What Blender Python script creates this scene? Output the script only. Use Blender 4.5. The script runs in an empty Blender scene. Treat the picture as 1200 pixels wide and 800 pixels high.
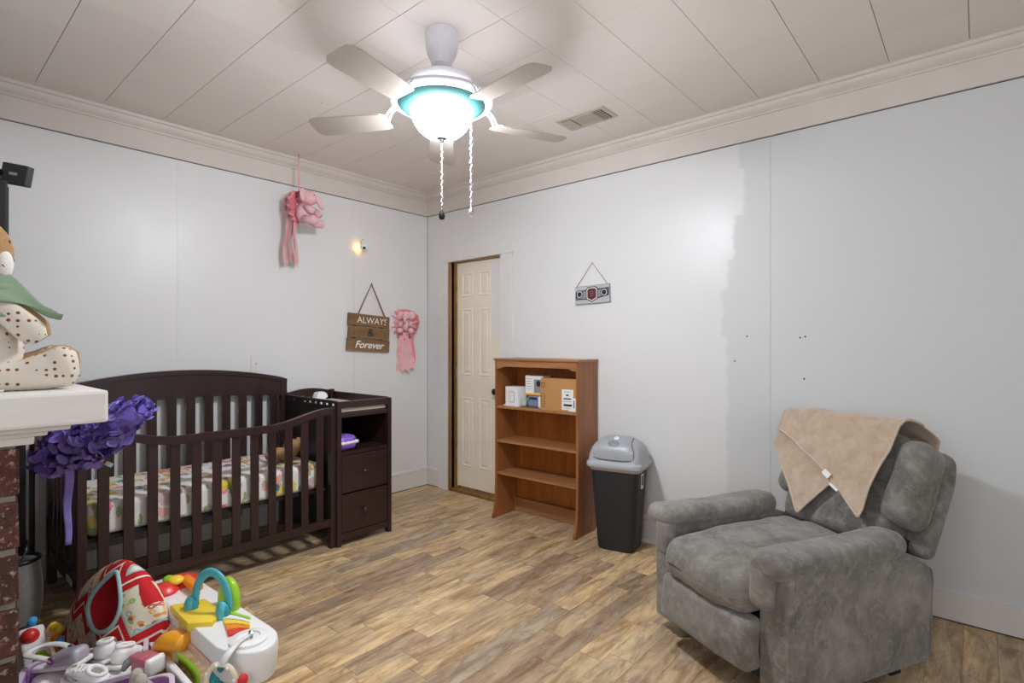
import bpy, bmesh, math, random
from mathutils import Vector, Matrix, noise
random.seed(7)
R = math.radians
SC = bpy.context.scene
COL = SC.collection
# ------------------------------------------------------------------ camera, light, exposure
CAM = Vector((3.8704, -3.2762, 1.30))
cd = bpy.data.cameras.new('camera'); cam = bpy.data.objects.new('camera', cd); COL.objects.link(cam)
cam.location = CAM; cam.rotation_euler = (R(90), 0, R(40.85))
cd.sensor_width = 36; cd.lens = 632/1200*36; cd.shift_y = 0.0025; cd.clip_start = 0.02
SC.camera = cam
SC.view_settings.view_transform = 'Standard'; SC.view_settings.look = 'None'
SC.view_settings.gamma = 1; SC.view_settings.use_curve_mapping = False
SC.view_settings.exposure = 0.13
SC.cycles.max_bounces = 8; SC.cycles.diffuse_bounces = 5; SC.cycles.glossy_bounces = 3
SC.cycles.sample_clamp_indirect = 4
W = bpy.data.worlds.new('world'); SC.world = W; W.use_nodes = True
W.node_tree.nodes['Background'].inputs[0].default_value = (0.62, 0.72, 0.9, 1)
W.node_tree.nodes['Background'].inputs[1].default_value = 1.0
BOWL_E = 178.0
def area(name, loc, rot, sx, sy, power, col):
    l = bpy.data.lights.new(name, 'AREA'); l.shape = 'RECTANGLE'; l.size = sx; l.size_y = sy; l.energy = power; l.color = col
    o = bpy.data.objects.new(name, l); COL.objects.link(o); o.location = loc; o.rotation_euler = rot; return o
# unseen fill lights, added at two invented windows behind the camera
area('added_fill_light', (5.43, -2.3, 1.50), (0, R(90), 0), 1.3, 1.9, 13, (0.95, 0.97, 1.0))
area('added_fill_light', (3.6, -4.36, 1.50), (R(90), 0, 0), 1.7, 1.3, 19, (0.95, 0.97, 1.0))

# ------------------------------------------------------------------ materials
def lin(c):
    if isinstance(c, str):
        c = [int(c[i:i+2], 16)/255 for i in (0, 2, 4)]
    return tuple(((v/12.92) if v <= .04045 else ((v+.055)/1.055)**2.4) for v in c[:3]) + (1,)
class NT:
    def __init__(s, name, rough=.5, spec=.5):
        s.m = bpy.data.materials.new(name); s.m.use_nodes = True; s.t = s.m.node_tree
        s.b = s.t.nodes['Principled BSDF']; s.b.inputs['Roughness'].default_value = rough
        s.b.inputs['Specular IOR Level'].default_value = spec
    def n(s, typ, ins=None, **kw):
        nd = s.t.nodes.new('ShaderNode'+typ)
        for k, v in kw.items(): setattr(nd, k, v)
        for k, v in (ins or {}).items():
            if isinstance(v, bpy.types.NodeSocket): s.t.links.new(v, nd.inputs[k])
            else: nd.inputs[k].default_value = v
        return nd
    def link(s, a, b): s.t.links.new(a, b)
    def coord(s, kind='Object', scale=(1, 1, 1), loc=(0, 0, 0), rot=(0, 0, 0)):
        c = s.n('TexCoord'); m = s.n('Mapping', {0: c.outputs[kind], 'Scale': scale, 'Location': loc, 'Rotation': rot})
        return m.outputs[0]
    def noise(s, vec, scale, detail=4, rough=.55, dist=0):
        return s.n('TexNoise', {'Vector': vec, 'Scale': scale, 'Detail': detail, 'Roughness': rough, 'Distortion': dist}).outputs[0]
    def math(s, op, a, b=0.0, c=0.0, clamp=False):
        nd = s.n('Math', {0: a, 1: b, 2: c}, operation=op, use_clamp=clamp); return nd.outputs[0]
    def ramp(s, fac, stops, interp='LINEAR'):
        nd = s.n('ValToRGB', {0: fac}); cr = nd.color_ramp; cr.interpolation = interp
        while len(cr.elements) < len(stops): cr.elements.new(.5)
        for e, (p, c) in zip(cr.elements, stops): e.position = p; e.color = lin(c) if not isinstance(c, float) else (c, c, c, 1)
        return nd.outputs[0]
    def mix(s, fac, a, b, blend='MIX'):
        nd = s.n('Mix', data_type='RGBA', blend_type=blend)
        for i, v in ((0, fac), (6, a), (7, b)):
            if isinstance(v, bpy.types.NodeSocket): s.link(v, nd.inputs[i])
            elif isinstance(v, str): nd.inputs[i].default_value = lin(v)
            else: nd.inputs[i].default_value = v
        return nd.outputs[2]
    def base(s, v): s.link(v, s.b.inputs['Base Color'])
    def bump(s, h, strength=.3, dist=.01):
        nd = s.n('Bump', {'Height': h, 'Strength': strength, 'Distance': dist}); s.link(nd.outputs[0], s.b.inputs['Normal'])
def plain(name, col, rough=.5, var=.08, vscale=30, spec=.5, bump=0, metal=0, bs=200, coat=0):
    m = NT(name, rough, spec); c = m.coord()
    n = m.noise(c, vscale)
    c0 = lin(col); dk = tuple(v*(1-var*1.6) for v in c0[:3])+(1,); lt = tuple(min(1, v*(1+var)) for v in c0[:3])+(1,)
    m.base(m.mix(n, dk, lt))
    if bump: m.bump(m.noise(c, bs, 3), bump, .002)
    m.b.inputs['Metallic'].default_value = metal
    m.b.inputs['Coat Weight'].default_value = coat
    return m.m
M = {}
def paint_wall(name, col, dark, patch=None):
    m = NT(name, .33, .5); g = m.n('NewGeometry').outputs['Position']
    a = m.noise(g, 1.1, 4, .6); b = m.noise(g, 7, 5, .6)
    col_ = m.mix(m.math('MULTIPLY', a, .9), col, dark)
    sm = m.ramp(b, [(.60, 0.0), (.78, 1.0)])
    col_ = m.mix(m.math('MULTIPLY', sm, .25), col_, dark)
    rough = m.n('MapRange', {0: b, 1: .3, 2: .8, 3: .33, 4: .46}).outputs[0]
    if patch:
        sx = m.n('SeparateXYZ', {0: g})
        # older, greyer and flatter coat right of the freshly rolled area, with a rolled ragged edge
        zc = m.n('CombineXYZ', {2: sx.outputs[2]}).outputs[0]
        edge = m.ramp(m.math('DIVIDE', sx.outputs[2], 2.7), [(0.0, .16), (.50, .10), (.60, .17), (.665, .24), (.76, .36), (.86, .30)], 'CONSTANT')
        e = m.math('ADD', sx.outputs[0], m.math('MULTIPLY', m.math('ADD', edge, m.math('MULTIPLY', m.noise(zc, 9, 3), .22)), -.5))
        f = m.n('MapRange', {0: e, 1: patch-.010, 2: patch+.010, 3: 0, 4: 1}).outputs[0]
        col_ = m.mix(f, col_, 'd3d5d5')
        rough = m.math('ADD', rough, m.math('MULTIPLY', f, .16))
    m.base(col_); m.link(rough, m.b.inputs['Roughness'])
    m.bump(m.noise(g, 60, 4), .12, .002)
    return m.m
M['wall_w'] = paint_wall('wall_paint', 'e8e8e8', 'dedede')
M['wall_n'] = paint_wall('wall_paint_patched', 'e4e4e4', 'dadada', patch=2.60)
M['wall_o'] = paint_wall('wall_paint_plain', 'd6d8d9', 'cccfd0')
M['crack'] = plain('dark_gap', '3a3632', .9)
M['gap_light'] = plain('painted_gap', 'a8a6a2', .8)
M['trimwhite'] = plain('trim_paint', 'dedad6', .38, .05, 8)
M['trimwarm'] = plain('trim_paint_warm', 'd9d1ca', .38, .05, 6)
M['casing'] = plain('casing_paint', 'e2e0dd', .35, .05, 8)
def ceil_mat():
    m = NT('ceiling_tile_paint', .62, .3); g = m.n('NewGeometry').outputs['Position']
    oi = m.n('ObjectInfo')
    c = m.mix(m.noise(g, 1.5, 5), 'ebe4de', 'e3dcd6')
    c = m.mix(m.math('MULTIPLY', oi.outputs['Random'], .25), c, 'd8d0c9')
    sp = m.n('TexVoronoi', {'Vector': g, 'Scale': 2.2}).outputs['Distance']
    c = m.mix(m.ramp(sp, [(.008, 1.0), (.02, 0.0)]), c, '857e77')
    m.base(c); m.bump(m.noise(g, 160, 3), .15, .001); return m.m
M['ceil'] = ceil_mat()
M['ceilgap'] = plain('ceiling_gap', '6d665f', .9)
def floor_mat():
    m = NT('vinyl_plank', .42, .45)
    oi = m.n('ObjectInfo'); tc = m.n('TexCoord').outputs['Object']
    off = m.n('VectorMath', {0: (37.0, 91.0, 13.0), 'Scale': oi.outputs['Random']}, operation='SCALE').outputs[0]
    v = m.n('VectorMath', {0: tc, 1: off}, operation='ADD').outputs[0]
    st = m.n('Mapping', {0: v, 'Scale': (1.0, .17, 1)}).outputs[0]
    g1 = m.noise(st, 19, 8, .68, .7); g2 = m.noise(st, 80, 6, .75, .3); g3 = m.noise(m.n('Mapping', {0: v, 'Scale': (1, .35, 1)}).outputs[0], 9, 3, .5, 1.2)
    base = m.ramp(oi.outputs['Random'], [(0.0, 'ab947a'), (.2, 'c6aa88'), (.42, 'd4b990'), (.6, 'dcbd90'), (.78, 'eecb96'), (.9, 'b4a38c'), (1.0, 'f8d8a2')])
    dark = m.mix(1.0, base, 'b09d8c', 'MULTIPLY')
    c = m.mix(m.ramp(g1, [(.36, 1.0), (.60, 0.0)]), base, dark)
    knot = m.noise(m.n('Mapping', {0: v, 'Scale': (1, .45, 1)}).outputs[0], 13, 7, .72, 1.6)
    c = m.mix(m.math('MULTIPLY', m.ramp(knot, [(.54, 0.0), (.66, 1.0)]), .5), c, '6f5a48')
    c = m.mix(m.math('MULTIPLY', m.ramp(g3, [(.50, 0.0), (.70, 1.0)]), .5), c, '8f8274')
    c = m.mix(m.math('MULTIPLY', m.ramp(g2, [(.5, 0.0), (.72, 1.0)]), .3), c, 'f0dcbc')
    gp = m.n('NewGeometry').outputs['Position']
    scuff = m.ramp(m.noise(gp, 3.3, 6, .65), [(.60, 0.0), (.72, 1.0)])
    c = m.mix(m.math('MULTIPLY', scuff, .22), c, 'b8b2aa')
    m.base(c); m.bump(g2, .12, .002)
    m.link(m.n('MapRange', {0: g1, 1: .2, 2: .8, 3: .36, 4: .5}).outputs[0], m.b.inputs['Roughness'])
    return m.m
M['plank'] = floor_mat()
M['floorgap'] = plain('floor_joint', '4a3d32', .8)
def wood_mat(name, c1, c2, c3, axis='z', rough=.38, scale=1.0):
    m = NT(name, rough); tc = m.n('TexCoord').outputs['Object']
    sc = {'z': (1, 1, .08), 'x': (.08, 1, 1), 'y': (1, .08, 1)}[axis]
    v = m.n('Mapping', {0: tc, 'Scale': sc}).outputs[0]
    g = m.noise(v, 34*scale, 6, .6, .4); h = m.noise(v, 9*scale, 3, .5, .8)
    c = m.mix(m.ramp(g, [(.35, 0.0), (.65, 1.0)]), c1, c2)
    c = m.mix(m.math('MULTIPLY', m.ramp(h, [(.45, 0.0), (.65, 1.0)]), .5), c, c3)
    m.base(c); m.bump(g, .08, .001); return m.m
M['oak'] = wood_mat('stained_oak', 'b56c2c', 'a05c20', '85491a')
M['oakx'] = wood_mat('stained_oak_shelf', 'ad7c54', '9c6a42', '8a5a37', 'x', .35)
M['oakside'] = wood_mat('stained_oak_side', 'a5693c', '90582f', '7a4926')
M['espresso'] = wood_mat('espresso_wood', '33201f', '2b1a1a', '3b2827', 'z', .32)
M['espresso_y'] = wood_mat('espresso_wood_rail', '35211f', '2c1b1b', '3d2928', 'y', .3)
M['rawwood'] = wood_mat('raw_jamb', 'a87f45', '8a642f', '6b4a22')
M['signwood'] = wood_mat('sign_wood', '8a6a48', '745639', '5f452d', 'y', .6)
M['door'] = plain('door_cream_paint', 'f1e7d3', .42, .06, 5)
M['doorpatch'] = plain('door_white_patch', 'e6e5e4', .42, .03, 5)
M['black'] = plain('black_metal', '131212', .35, .1)
M['blackm'] = plain('black_matte', '1b1a1b', .6, .2, 12)
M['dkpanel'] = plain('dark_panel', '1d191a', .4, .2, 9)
M['steel'] = plain('steel', '9a9a9c', .3, .05, 20, metal=.9)
M['brass'] = plain('brass', 'b09a5c', .35, .1, 20, metal=.8)
M['white'] = plain('white_plastic', 'ecebe9', .3, .02)
M['whitesoft'] = plain('white_soft_plastic', 'e4e2df', .45, .04)
def suede():
    m = NT('grey_suede', .78, .25); tc = m.n('TexCoord').outputs['Object']
    a = m.noise(tc, 5, 6, .65, .8); b = m.noise(tc, 24, 5, .7, .5); f = m.noise(tc, 420, 2, .5)
    c = m.mix(m.ramp(a, [(.34, 0.0), (.68, 1.0)]), '5e5b55', '959089')
    c = m.mix(m.math('MULTIPLY', m.ramp(b, [(.48, 0.0), (.72, 1.0)]), .5), c, 'b2afa8')
    c = m.mix(m.math('MULTIPLY', f, .25), c, '555350')
    m.base(c); m.bump(m.math('ADD', m.math('MULTIPLY', b, .8), m.math('MULTIPLY', f, .2)), .4, .006)
    m.b.inputs['Sheen Weight'].default_value = .25; return m.m
M['suede'] = suede()
def fleece():
    m = NT('beige_fleece', .9, .15); tc = m.n('TexCoord').outputs['Object']
    a = m.noise(tc, 14, 6, .7, .6); f = m.noise(tc, 220, 3, .6)
    c = m.mix(m.ramp(a, [(.35, 0.0), (.7, 1.0)]), 'b39b85', 'cbb6a1')
    m.base(c); m.bump(m.math('ADD', a, f), .5, .004); m.b.inputs['Sheen Weight'].default_value = .5; return m.m
M['fleece'] = fleece()
M['fleece_edge'] = plain('fleece_binding', 'c9b5a2', .85, .08, 60)
def brick_mat():
    m = NT('old_brick', .85, .2); tc = m.n('TexCoord').outputs['Object']; oi = m.n('ObjectInfo')
    off = m.n('VectorMath', {0: (17.0, 31.0, 53.0), 'Scale': oi.outputs['Random']}, operation='SCALE').outputs[0]
    v = m.n('VectorMath', {0: tc, 1: off}, operation='ADD').outputs[0]
    a = m.noise(v, 14, 6, .7, .5); b = m.noise(v, 55, 4, .7)
    base = m.ramp(oi.outputs['Random'], [(0, '5e3a33'), (.5, '6c4138'), (1, '4c3a35')])
    c = m.mix(m.ramp(a, [(.42, 0.0), (.62, 1.0)]), base, '4a342e')
    c = m.mix(m.ramp(b, [(.56, 0.0), (.66, 1.0)]), c, 'a8998e')
    m.base(c); m.bump(m.math('ADD', a, m.math('MULTIPLY', b, .5)), .8, .012); return m.m
M['brick'] = brick_mat()
M['mortar'] = plain('mortar', '8e857b', .95, .25, 20, bump=.6, bs=60)
def mantel_mat():
    m = NT('worn_white_paint', .5, .4); tc = m.n('TexCoord').outputs['Object']
    a = m.noise(m.n('Mapping', {0: tc, 'Scale': (.25, .25, 1)}).outputs[0], 45, 5, .6)
    c = m.mix(a, 'ebe8e2', 'dcd8d1')
    sp = m.ramp(m.n('TexVoronoi', {'Vector': tc, 'Scale': 13}).outputs['Distance'], [(.05, 1.0), (.085, 0.0)])
    c = m.mix(m.math('MULTIPLY', sp, .75), c, '6b5e55'); m.base(c); m.bump(a, .2, .002); return m.m
M['mantel'] = mantel_mat()
def floral():
    m = NT('floral_sheet', .85, .15); tc = m.n('TexCoord').outputs['Object']
    sp = m.n('SeparateXYZ', {0: tc}); flat = m.n('CombineXYZ', {0: m.math('ADD', sp.outputs[0], m.math('MULTIPLY', sp.outputs[2], 1.0)), 1: sp.outputs[1]}).outputs[0]
    c = m.mix(m.noise(tc, 5), 'f0eeea', 'e4e1dd')
    for k, (sc, off, th, colr) in enumerate([(7.5, 3, .29, 'e2747c'), (7.5, 11, .28, 'e6d04e'), (9, 23, .26, 'cdb0b5'), (9, 31, .22, '7fa34f'), (8, 37, .22, '8fb066'), (7, 47, .16, '2c6f8f'), (8.5, 61, .22, 'eba9a0')]):
        vo = m.n('TexVoronoi', {'Vector': m.n('Mapping', {0: flat, 'Location': (off, off*.7, 0), 'Scale': (1, 1 if k not in (3, 4) else 2.6, 1), 'Rotation': (0, 0, .6*k)}).outputs[0], 'Scale': float(sc)}, voronoi_dimensions='2D')
        keep = m.math('GREATER_THAN', m.n('SeparateColor', {0: vo.outputs['Color']}).outputs[0], .6)
        pet = m.math('ADD', vo.outputs['Distance'], m.math('MULTIPLY', m.math('SUBTRACT', m.noise(flat, 42, 2), .5), .45))
        f = m.math('MULTIPLY', m.math('LESS_THAN', pet, th), keep)
        c = m.mix(m.math('MULTIPLY', f, .85), c, colr)
    m.base(c); m.bump(m.noise(tc, 30, 4), .25, .004); return m.m
M['floral'] = floral()
def chevron():
    m = NT('chevron_fabric', .8, .2); uv = m.n('TexCoord').outputs['UV']; s = m.n('SeparateXYZ', {0: uv})
    tri = m.math('PINGPONG', m.math('MULTIPLY', s.outputs[0], 15.0), 1.0)
    v = m.math('ADD', m.math('MULTIPLY', s.outputs[1], 3.0), m.math('MULTIPLY', tri, .36))
    f = m.math('FRACT', v)
    cream = m.mix(m.noise(uv, 30), 'e9e1cd', 'ded3bb')
    for sc, off, colr in ((15, 2, 'd98a35'), (17, 9, '8fb24a'), (15, 17, '8fb3ad'), (18, 29, 'dcae3b'), (19, 41, 'b8383b')):
        vo = m.n('TexVoronoi', {'Vector': m.n('Mapping', {0: uv, 'Location': (off, off*.37, 0), 'Scale': (1.6, 1, 1)}).outputs[0], 'Scale': float(sc)})
        keep = m.math('GREATER_THAN', m.n('SeparateColor', {0: vo.outputs['Color']}).outputs[0], .5)
        d = vo.outputs['Distance']
        ringf = m.math('MULTIPLY', m.math('LESS_THAN', d, .30), m.math('GREATER_THAN', d, .12))
        cream = m.mix(m.math('MULTIPLY', m.math('MULTIPLY', ringf, keep), .85), cream, colr)
    c = m.mix(m.math('LESS_THAN', f, .44), cream, 'c4262c')
    ln = m.math('COMPARE', f, .22, .028); c = m.mix(ln, c, 'efe6d8')
    t1 = m.math('COMPARE', f, .47, .03); c = m.mix(t1, c, '9cc4c4')
    m.base(c); m.bump(m.noise(uv, 60, 3), .15, .003); return m.m
M['chevron'] = chevron()
def dotted():
    m = NT('dotted_cotton', .85, .2); tc = m.n('TexCoord').outputs['Object']
    c = m.mix(m.noise(tc, 20), 'd9d0c2', 'cdc3b4')
    vo = m.n('TexVoronoi', {'Vector': tc, 'Scale': 52.0, 'Randomness': .25})
    c = m.mix(m.math('LESS_THAN', vo.outputs['Distance'], .24), c, '7d4a3a'); m.base(c); m.bump(m.noise(tc, 300, 2), .2, .001); return m.m
M['dotted'] = dotted()
M['plush'] = plain('tan_plush', 'b08c64', .95, .25, 90, spec=.1, bump=.8, bs=260)
M['plushwhite'] = plain('white_plush', 'e6e2dc', .95, .12, 60, spec=.1, bump=.6, bs=260)
M['sage'] = plain('sage_cotton', '7f9479', .85, .12, 30, bump=.3, bs=300)
M['pinkplush'] = plain('pink_plush', 'efc0c7', .9, .12, 60, bump=.6, bs=260, spec=.15)
M['pinksatin'] = plain('pink_satin', 'ea8b94', .35, .12, 18)
M['pinkpale'] = plain('pale_pink_ribbon', 'eeb6bd', .4, .12, 30)
M['pinkhot'] = plain('coral_ribbon', 'e5646a', .4, .1, 30)
def pinkdot():
    m = NT('dotted_ribbon', .45); tc = m.n('TexCoord').outputs['Object']
    vo = m.n('TexVoronoi', {'Vector': tc, 'Scale': 75.0, 'Randomness': .4})
    m.base(m.mix(m.math('LESS_THAN', vo.outputs['Distance'], .24), 'efb4bb', 'a33a55')); return m.m
M['pinkdot'] = pinkdot()
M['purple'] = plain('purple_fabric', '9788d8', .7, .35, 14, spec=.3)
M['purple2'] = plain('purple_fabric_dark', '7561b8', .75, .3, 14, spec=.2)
M['binpurple'] = plain('lilac_plastic', 'a877b0', .35, .08, 10, coat=.2)
M['binrim'] = plain('pale_lilac_rim', 'd3c3d3', .35, .05, 10)
for k, c in dict(red='d8322e', orange='ee8a1f', amber='f0a52a', yellow='f0cf3a', lime='9ccc2c', green='62ad43', teal='52b3bd', tealdk='2c8c98', blue='4a9fd8', cream='e8ddc4', rose='b4606b', crimson='b01d27', mauve='8d5a86', peach='e8bfa2').items():
    M[k] = plain('toy_'+k, c, .32, .04, 12)
M['tealbind'] = plain('teal_binding', '9fc4c2', .8, .08, 40)
M['redcloth'] = plain('red_lining', 'bb1c28', .85, .1, 14)
M['silverglit'] = plain('silver_glitter', 'b9b6bd', .45, .35, 400, metal=.3)
M['canvas'] = plain('white_canvas', 'f0eeec', .8, .08, 25, bump=.3, bs=200)
M['greyplush'] = plain('grey_plush', 'b8b0a2', .95, .25, 60, bump=.8, bs=200)
M['cardboard'] = plain('cardboard', 'b98752', .75, .06, 12)
M['paper'] = plain('white_paper', 'e9e8e6', .6, .02)
M['ink'] = plain('black_ink', '22201f', .7, .05)
M['whiteink'] = plain('white_ink', 'efe9df', .7, .02)
M['greyink'] = plain('grey_ink', '8b8a88', .7, .02)
M['binbody'] = plain('charcoal_textured_plastic', '262729', .55, .25, 120, bump=.4, bs=500)
M['binlid'] = plain('grey_plastic_lid', 'abaeb1', .42, .05, 10)
M['binlid2'] = plain('grey_plastic_flap', 'a0a3a7', .35, .05, 10)
M['jute'] = plain('jute_rope', '8b6b46', .9, .25, 120, bump=.6, bs=300)
M['fanwhite'] = plain('fan_white_enamel', 'e6e5ea', .3, .03)
M['fanteal'] = plain('fan_teal_enamel', '2f6a68', .6, .06)
M['blade'] = plain('fan_blade', 'b9afa6', .5, .06, 8)
M['medallion'] = plain('silver_print', '8f9196', .4, .1)
M['tvscreen'] = plain('black_glass', '0d0e11', .12, .05)
M['clearp'] = plain('blue_grey_wrap', '7f8fb4', .3, .3, 40)
M['greenpale'] = plain('pale_green_wrap', 'a9c1ae', .4, .2, 40)
M['purpack'] = plain('violet_pack', '8a63c9', .35, .08, 18)
M['vent'] = plain('vent_cream_enamel', 'c3b7a8', .5, .12, 30)
M['meshbag'] = plain('grey_mesh_bag', '8d8b88', .8, .25, 70)
def emit(name, col, e, rough=.3):
    m = NT(name, rough); m.b.inputs['Base Color'].default_value = lin(col)
    m.b.inputs['Emission Color'].default_value = lin(col); m.b.inputs['Emission Strength'].default_value = e; return m.m
M['bowl'] = emit('lit_glass_bowl', 'f4f8ff', BOWL_E)
M['uplight'] = emit('lit_upper_glass', 'f6f8ff', 11)
M['amberglow'] = emit('amber_night_light', 'ffb04a', 9)
def glass(name):
    m = NT(name, .02); m.b.inputs['Transmission Weight'].default_value = 1; m.b.inputs['IOR'].default_value = 1.45; return m.m
M['glass'] = glass('window_glass'); M['crystal'] = glass('crystal_bead')

# ------------------------------------------------------------------ mesh helpers
def obj(name, bm, mat, parent=None, smooth=False, loc=None, rot=None, mods=None):
    me = bpy.data.meshes.new(name)
    bmesh.ops.recalc_face_normals(bm, faces=bm.faces)
    bm.to_mesh(me); bm.free()
    for m in (mat if isinstance(mat, (list, tuple)) else [mat]): me.materials.append(M[m] if isinstance(m, str) else m)
    if smooth:
        for p in me.polygons: p.use_smooth = True
        if smooth == 'auto': me.set_sharp_from_angle(angle=R(38))
    o = bpy.data.objects.new(name, me); COL.objects.link(o)
    if parent: o.parent = parent
    if loc: o.location = loc
    if rot: o.rotation_euler = rot
    return o
def thing(name, label, cat, loc=(0, 0, 0), rotz=0, group=None, rot=None):
    o = bpy.data.objects.new(name, None); COL.objects.link(o); o.empty_display_size = .05
    o.location = loc; o.rotation_euler = rot if rot else (0, 0, rotz)
    o['label'] = label; o['category'] = cat
    if group: o['group'] = group
    return o
def tag(o, label, cat, group=None):
    o['label'] = label; o['category'] = cat
    if group: o['group'] = group
    return o
def struct(o): o['kind'] = 'structure'; return o
def B(): return bmesh.new()
def box(bm, x0, x1, y0, y1, z0, z1, bev=0, mi=0):
    vs = [bm.verts.new(p) for p in ((x0, y0, z0), (x1, y0, z0), (x1, y1, z0), (x0, y1, z0), (x0, y0, z1), (x1, y0, z1), (x1, y1, z1), (x0, y1, z1))]
    fs = [bm.faces.new([vs[i] for i in f]) for f in ((0, 3, 2, 1), (4, 5, 6, 7), (0, 1, 5, 4), (1, 2, 6, 5), (2, 3, 7, 6), (3, 0, 4, 7))]
    if bev:
        r = bmesh.ops.bevel(bm, geom=list({e for f in fs for e in f.edges}), offset=bev, segments=2, affect='EDGES', profile=.6)
        fs = [f for f in r['faces'] if f.is_valid]+[f for f in fs if f.is_valid]
    for f in fs: f.material_index = mi
    return bm
def bx(*a, **k): return box(B(), *a, **k)
def rbox(bm, x0, x1, y0, y1, z0, z1, r, seg=3, mid=3, disp=None, mi=0):
    """rounded box with a regular grid, so that cushions can be puffed by disp(p, unit) -> p"""
    c = Vector(((x0+x1)/2, (y0+y1)/2, (z0+z1)/2)); h = Vector(((x1-x0)/2, (y1-y0)/2, (z1-z0)/2))
    r = min(r, h.x, h.y, h.z)
    def axis(hh):
        a = [-hh+r*(1-math.cos(i/seg*math.pi/2))*1.0 for i in range(seg)]
        inner = hh-r
        b = [-inner+2*inner*i/mid for i in range(mid+1)] if inner > 1e-5 else [0]
        return a+b+[-v for v in reversed(a)]
    ax = [axis(h.x), axis(h.y), axis(h.z)]
    cache = {}
    def vert(i, j, k):
        key = (i, j, k)
        if key not in cache:
            p = Vector((ax[0][i], ax[1][j], ax[2][k]))
            q = Vector([max(-(h[n]-r), min(h[n]-r, p[n])) for n in range(3)])
            d = p-q
            if d.length > 1e-9:
                # spherify corner offset
                s = [max(-1, min(1, d[n]/r)) for n in range(3)]
                a, b, c2 = (v*v for v in s)
                w = Vector((s[0]*math.sqrt(max(0, 1-b/2-c2/2+b*c2/3)), s[1]*math.sqrt(max(0, 1-c2/2-a/2+c2*a/3)), s[2]*math.sqrt(max(0, 1-a/2-b/2+a*b/3))))
                p = q+w*r
            un = Vector((p.x/h.x, p.y/h.y, p.z/h.z)); p = p+c
            if disp: p = disp(p, un)
            cache[key] = bm.verts.new(p)
        return cache[key]
    n = [len(a) for a in ax]
    def quad(a, b, c2, d):
        vs = []
        for v in (a, b, c2, d):
            if v not in vs: vs.append(v)
        if len(vs) >= 3:
            try: f = bm.faces.new(vs); f.material_index = mi
            except ValueError: pass
    for i in range(n[0]-1):
        for j in range(n[1]-1):
            for k in (0, n[2]-1): quad(vert(i, j, k), vert(i+1, j, k), vert(i+1, j+1, k), vert(i, j+1, k))
    for i in range(n[0]-1):
        for k in range(n[2]-1):
            for j in (0, n[1]-1): quad(vert(i, j, k), vert(i+1, j, k), vert(i+1, j, k+1), vert(i, j, k+1))
    for j in range(n[1]-1):
        for k in range(n[2]-1):
            for i in (0, n[0]-1): quad(vert(i, j, k), vert(i, j+1, k), vert(i, j+1, k+1), vert(i, j, k+1))
    return bm
def frame_at(d):
    d = d.normalized(); up = Vector((0, 0, 1)) if abs(d.z) < .95 else Vector((1, 0, 0))
    a = d.cross(up).normalized(); return a, a.cross(d).normalized()
def tube(bm, pts, rad, seg=8, flat=1.0, caps=True, closed=False, mi=0, up=None):
    pts = [Vector(p) for p in pts]; n = len(pts); rings = []
    rads = rad if isinstance(rad, (list, tuple)) else [rad]*n
    pa = None
    for i, p in enumerate(pts):
        d = (pts[(i+1) % n]-pts[i-1]) if closed else (pts[min(i+1, n-1)]-pts[max(i-1, 0)])
        if up: a = d.normalized().cross(Vector(up)).normalized(); b = a.cross(d.normalized())
        else:
            if pa is None: a, b = frame_at(d)
            else:
                a = (pa-d.normalized()*pa.dot(d.normalized())).normalized(); b = a.cross(d.normalized())
            pa = a
        rings.append([bm.verts.new(p+a*math.cos(2*math.pi*k/seg)*rads[i]+b*math.sin(2*math.pi*k/seg)*rads[i]*flat) for k in range(seg)])
    m = n if closed else n-1
    for i in range(m):
        r0, r1 = rings[i], rings[(i+1) % n]
        for k in range(seg):
            f = bm.faces.new((r0[k], r0[(k+1) % seg], r1[(k+1) % seg], r1[k])); f.material_index = mi
    if caps and not closed:
        for r in (rings[0], rings[-1]): f = bm.faces.new(r); f.material_index = mi
    return bm
def lathe(bm, prof, seg=32, c=(0, 0, 0), axis='z', mi=0, caps=True, a0=0, a1=2*math.pi):
    c = Vector(c); rings = []
    for r, z in prof:
        ring = []
        for k in range(seg):
            t = 2*math.pi*k/seg; x, y = r*math.cos(t), r*math.sin(t)
            v = {'z': (x, y, z), 'x': (z, x, y), 'y': (x, z, y)}[axis]
            ring.append(bm.verts.new(c+Vector(v)))
        rings.append(ring)
    for a, b in zip(rings, rings[1:]):
        for k in range(seg):
            f = bm.faces.new((a[k], a[(k+1) % seg], b[(k+1) % seg], b[k])); f.material_index = mi
    if caps:
        for r in (rings[0], rings[-1]): f = bm.faces.new(r); f.material_index = mi
    return bm
def ell(bm, c, rx, ry, rz, su=16, sv=10, rot=None, mi=0, fn=None):
    c = Vector(c); rings = []; Rm = rot.to_matrix() if rot else None
    def P(x, y, z):
        v = Vector((x*rx, y*ry, z*rz))
        if fn: v = fn(v, (x, y, z))
        if Rm: v = Rm @ v
        return bm.verts.new(v+c)
    top, bot = P(0, 0, 1), P(0, 0, -1)
    for i in range(1, sv):
        ph = math.pi*i/sv
        rings.append([P(math.sin(ph)*math.cos(2*math.pi*k/su), math.sin(ph)*math.sin(2*math.pi*k/su), math.cos(ph)) for k in range(su)])
    fs = []
    for a, b in zip(rings, rings[1:]):
        for k in range(su): fs.append(bm.faces.new((a[k], b[k], b[(k+1) % su], a[(k+1) % su])))
    for k in range(su):
        fs.append(bm.faces.new((top, rings[0][k], rings[0][(k+1) % su]))); fs.append(bm.faces.new((bot, rings[-1][(k+1) % su], rings[-1][k])))
    for f in fs: f.material_index = mi
    return bm
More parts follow.
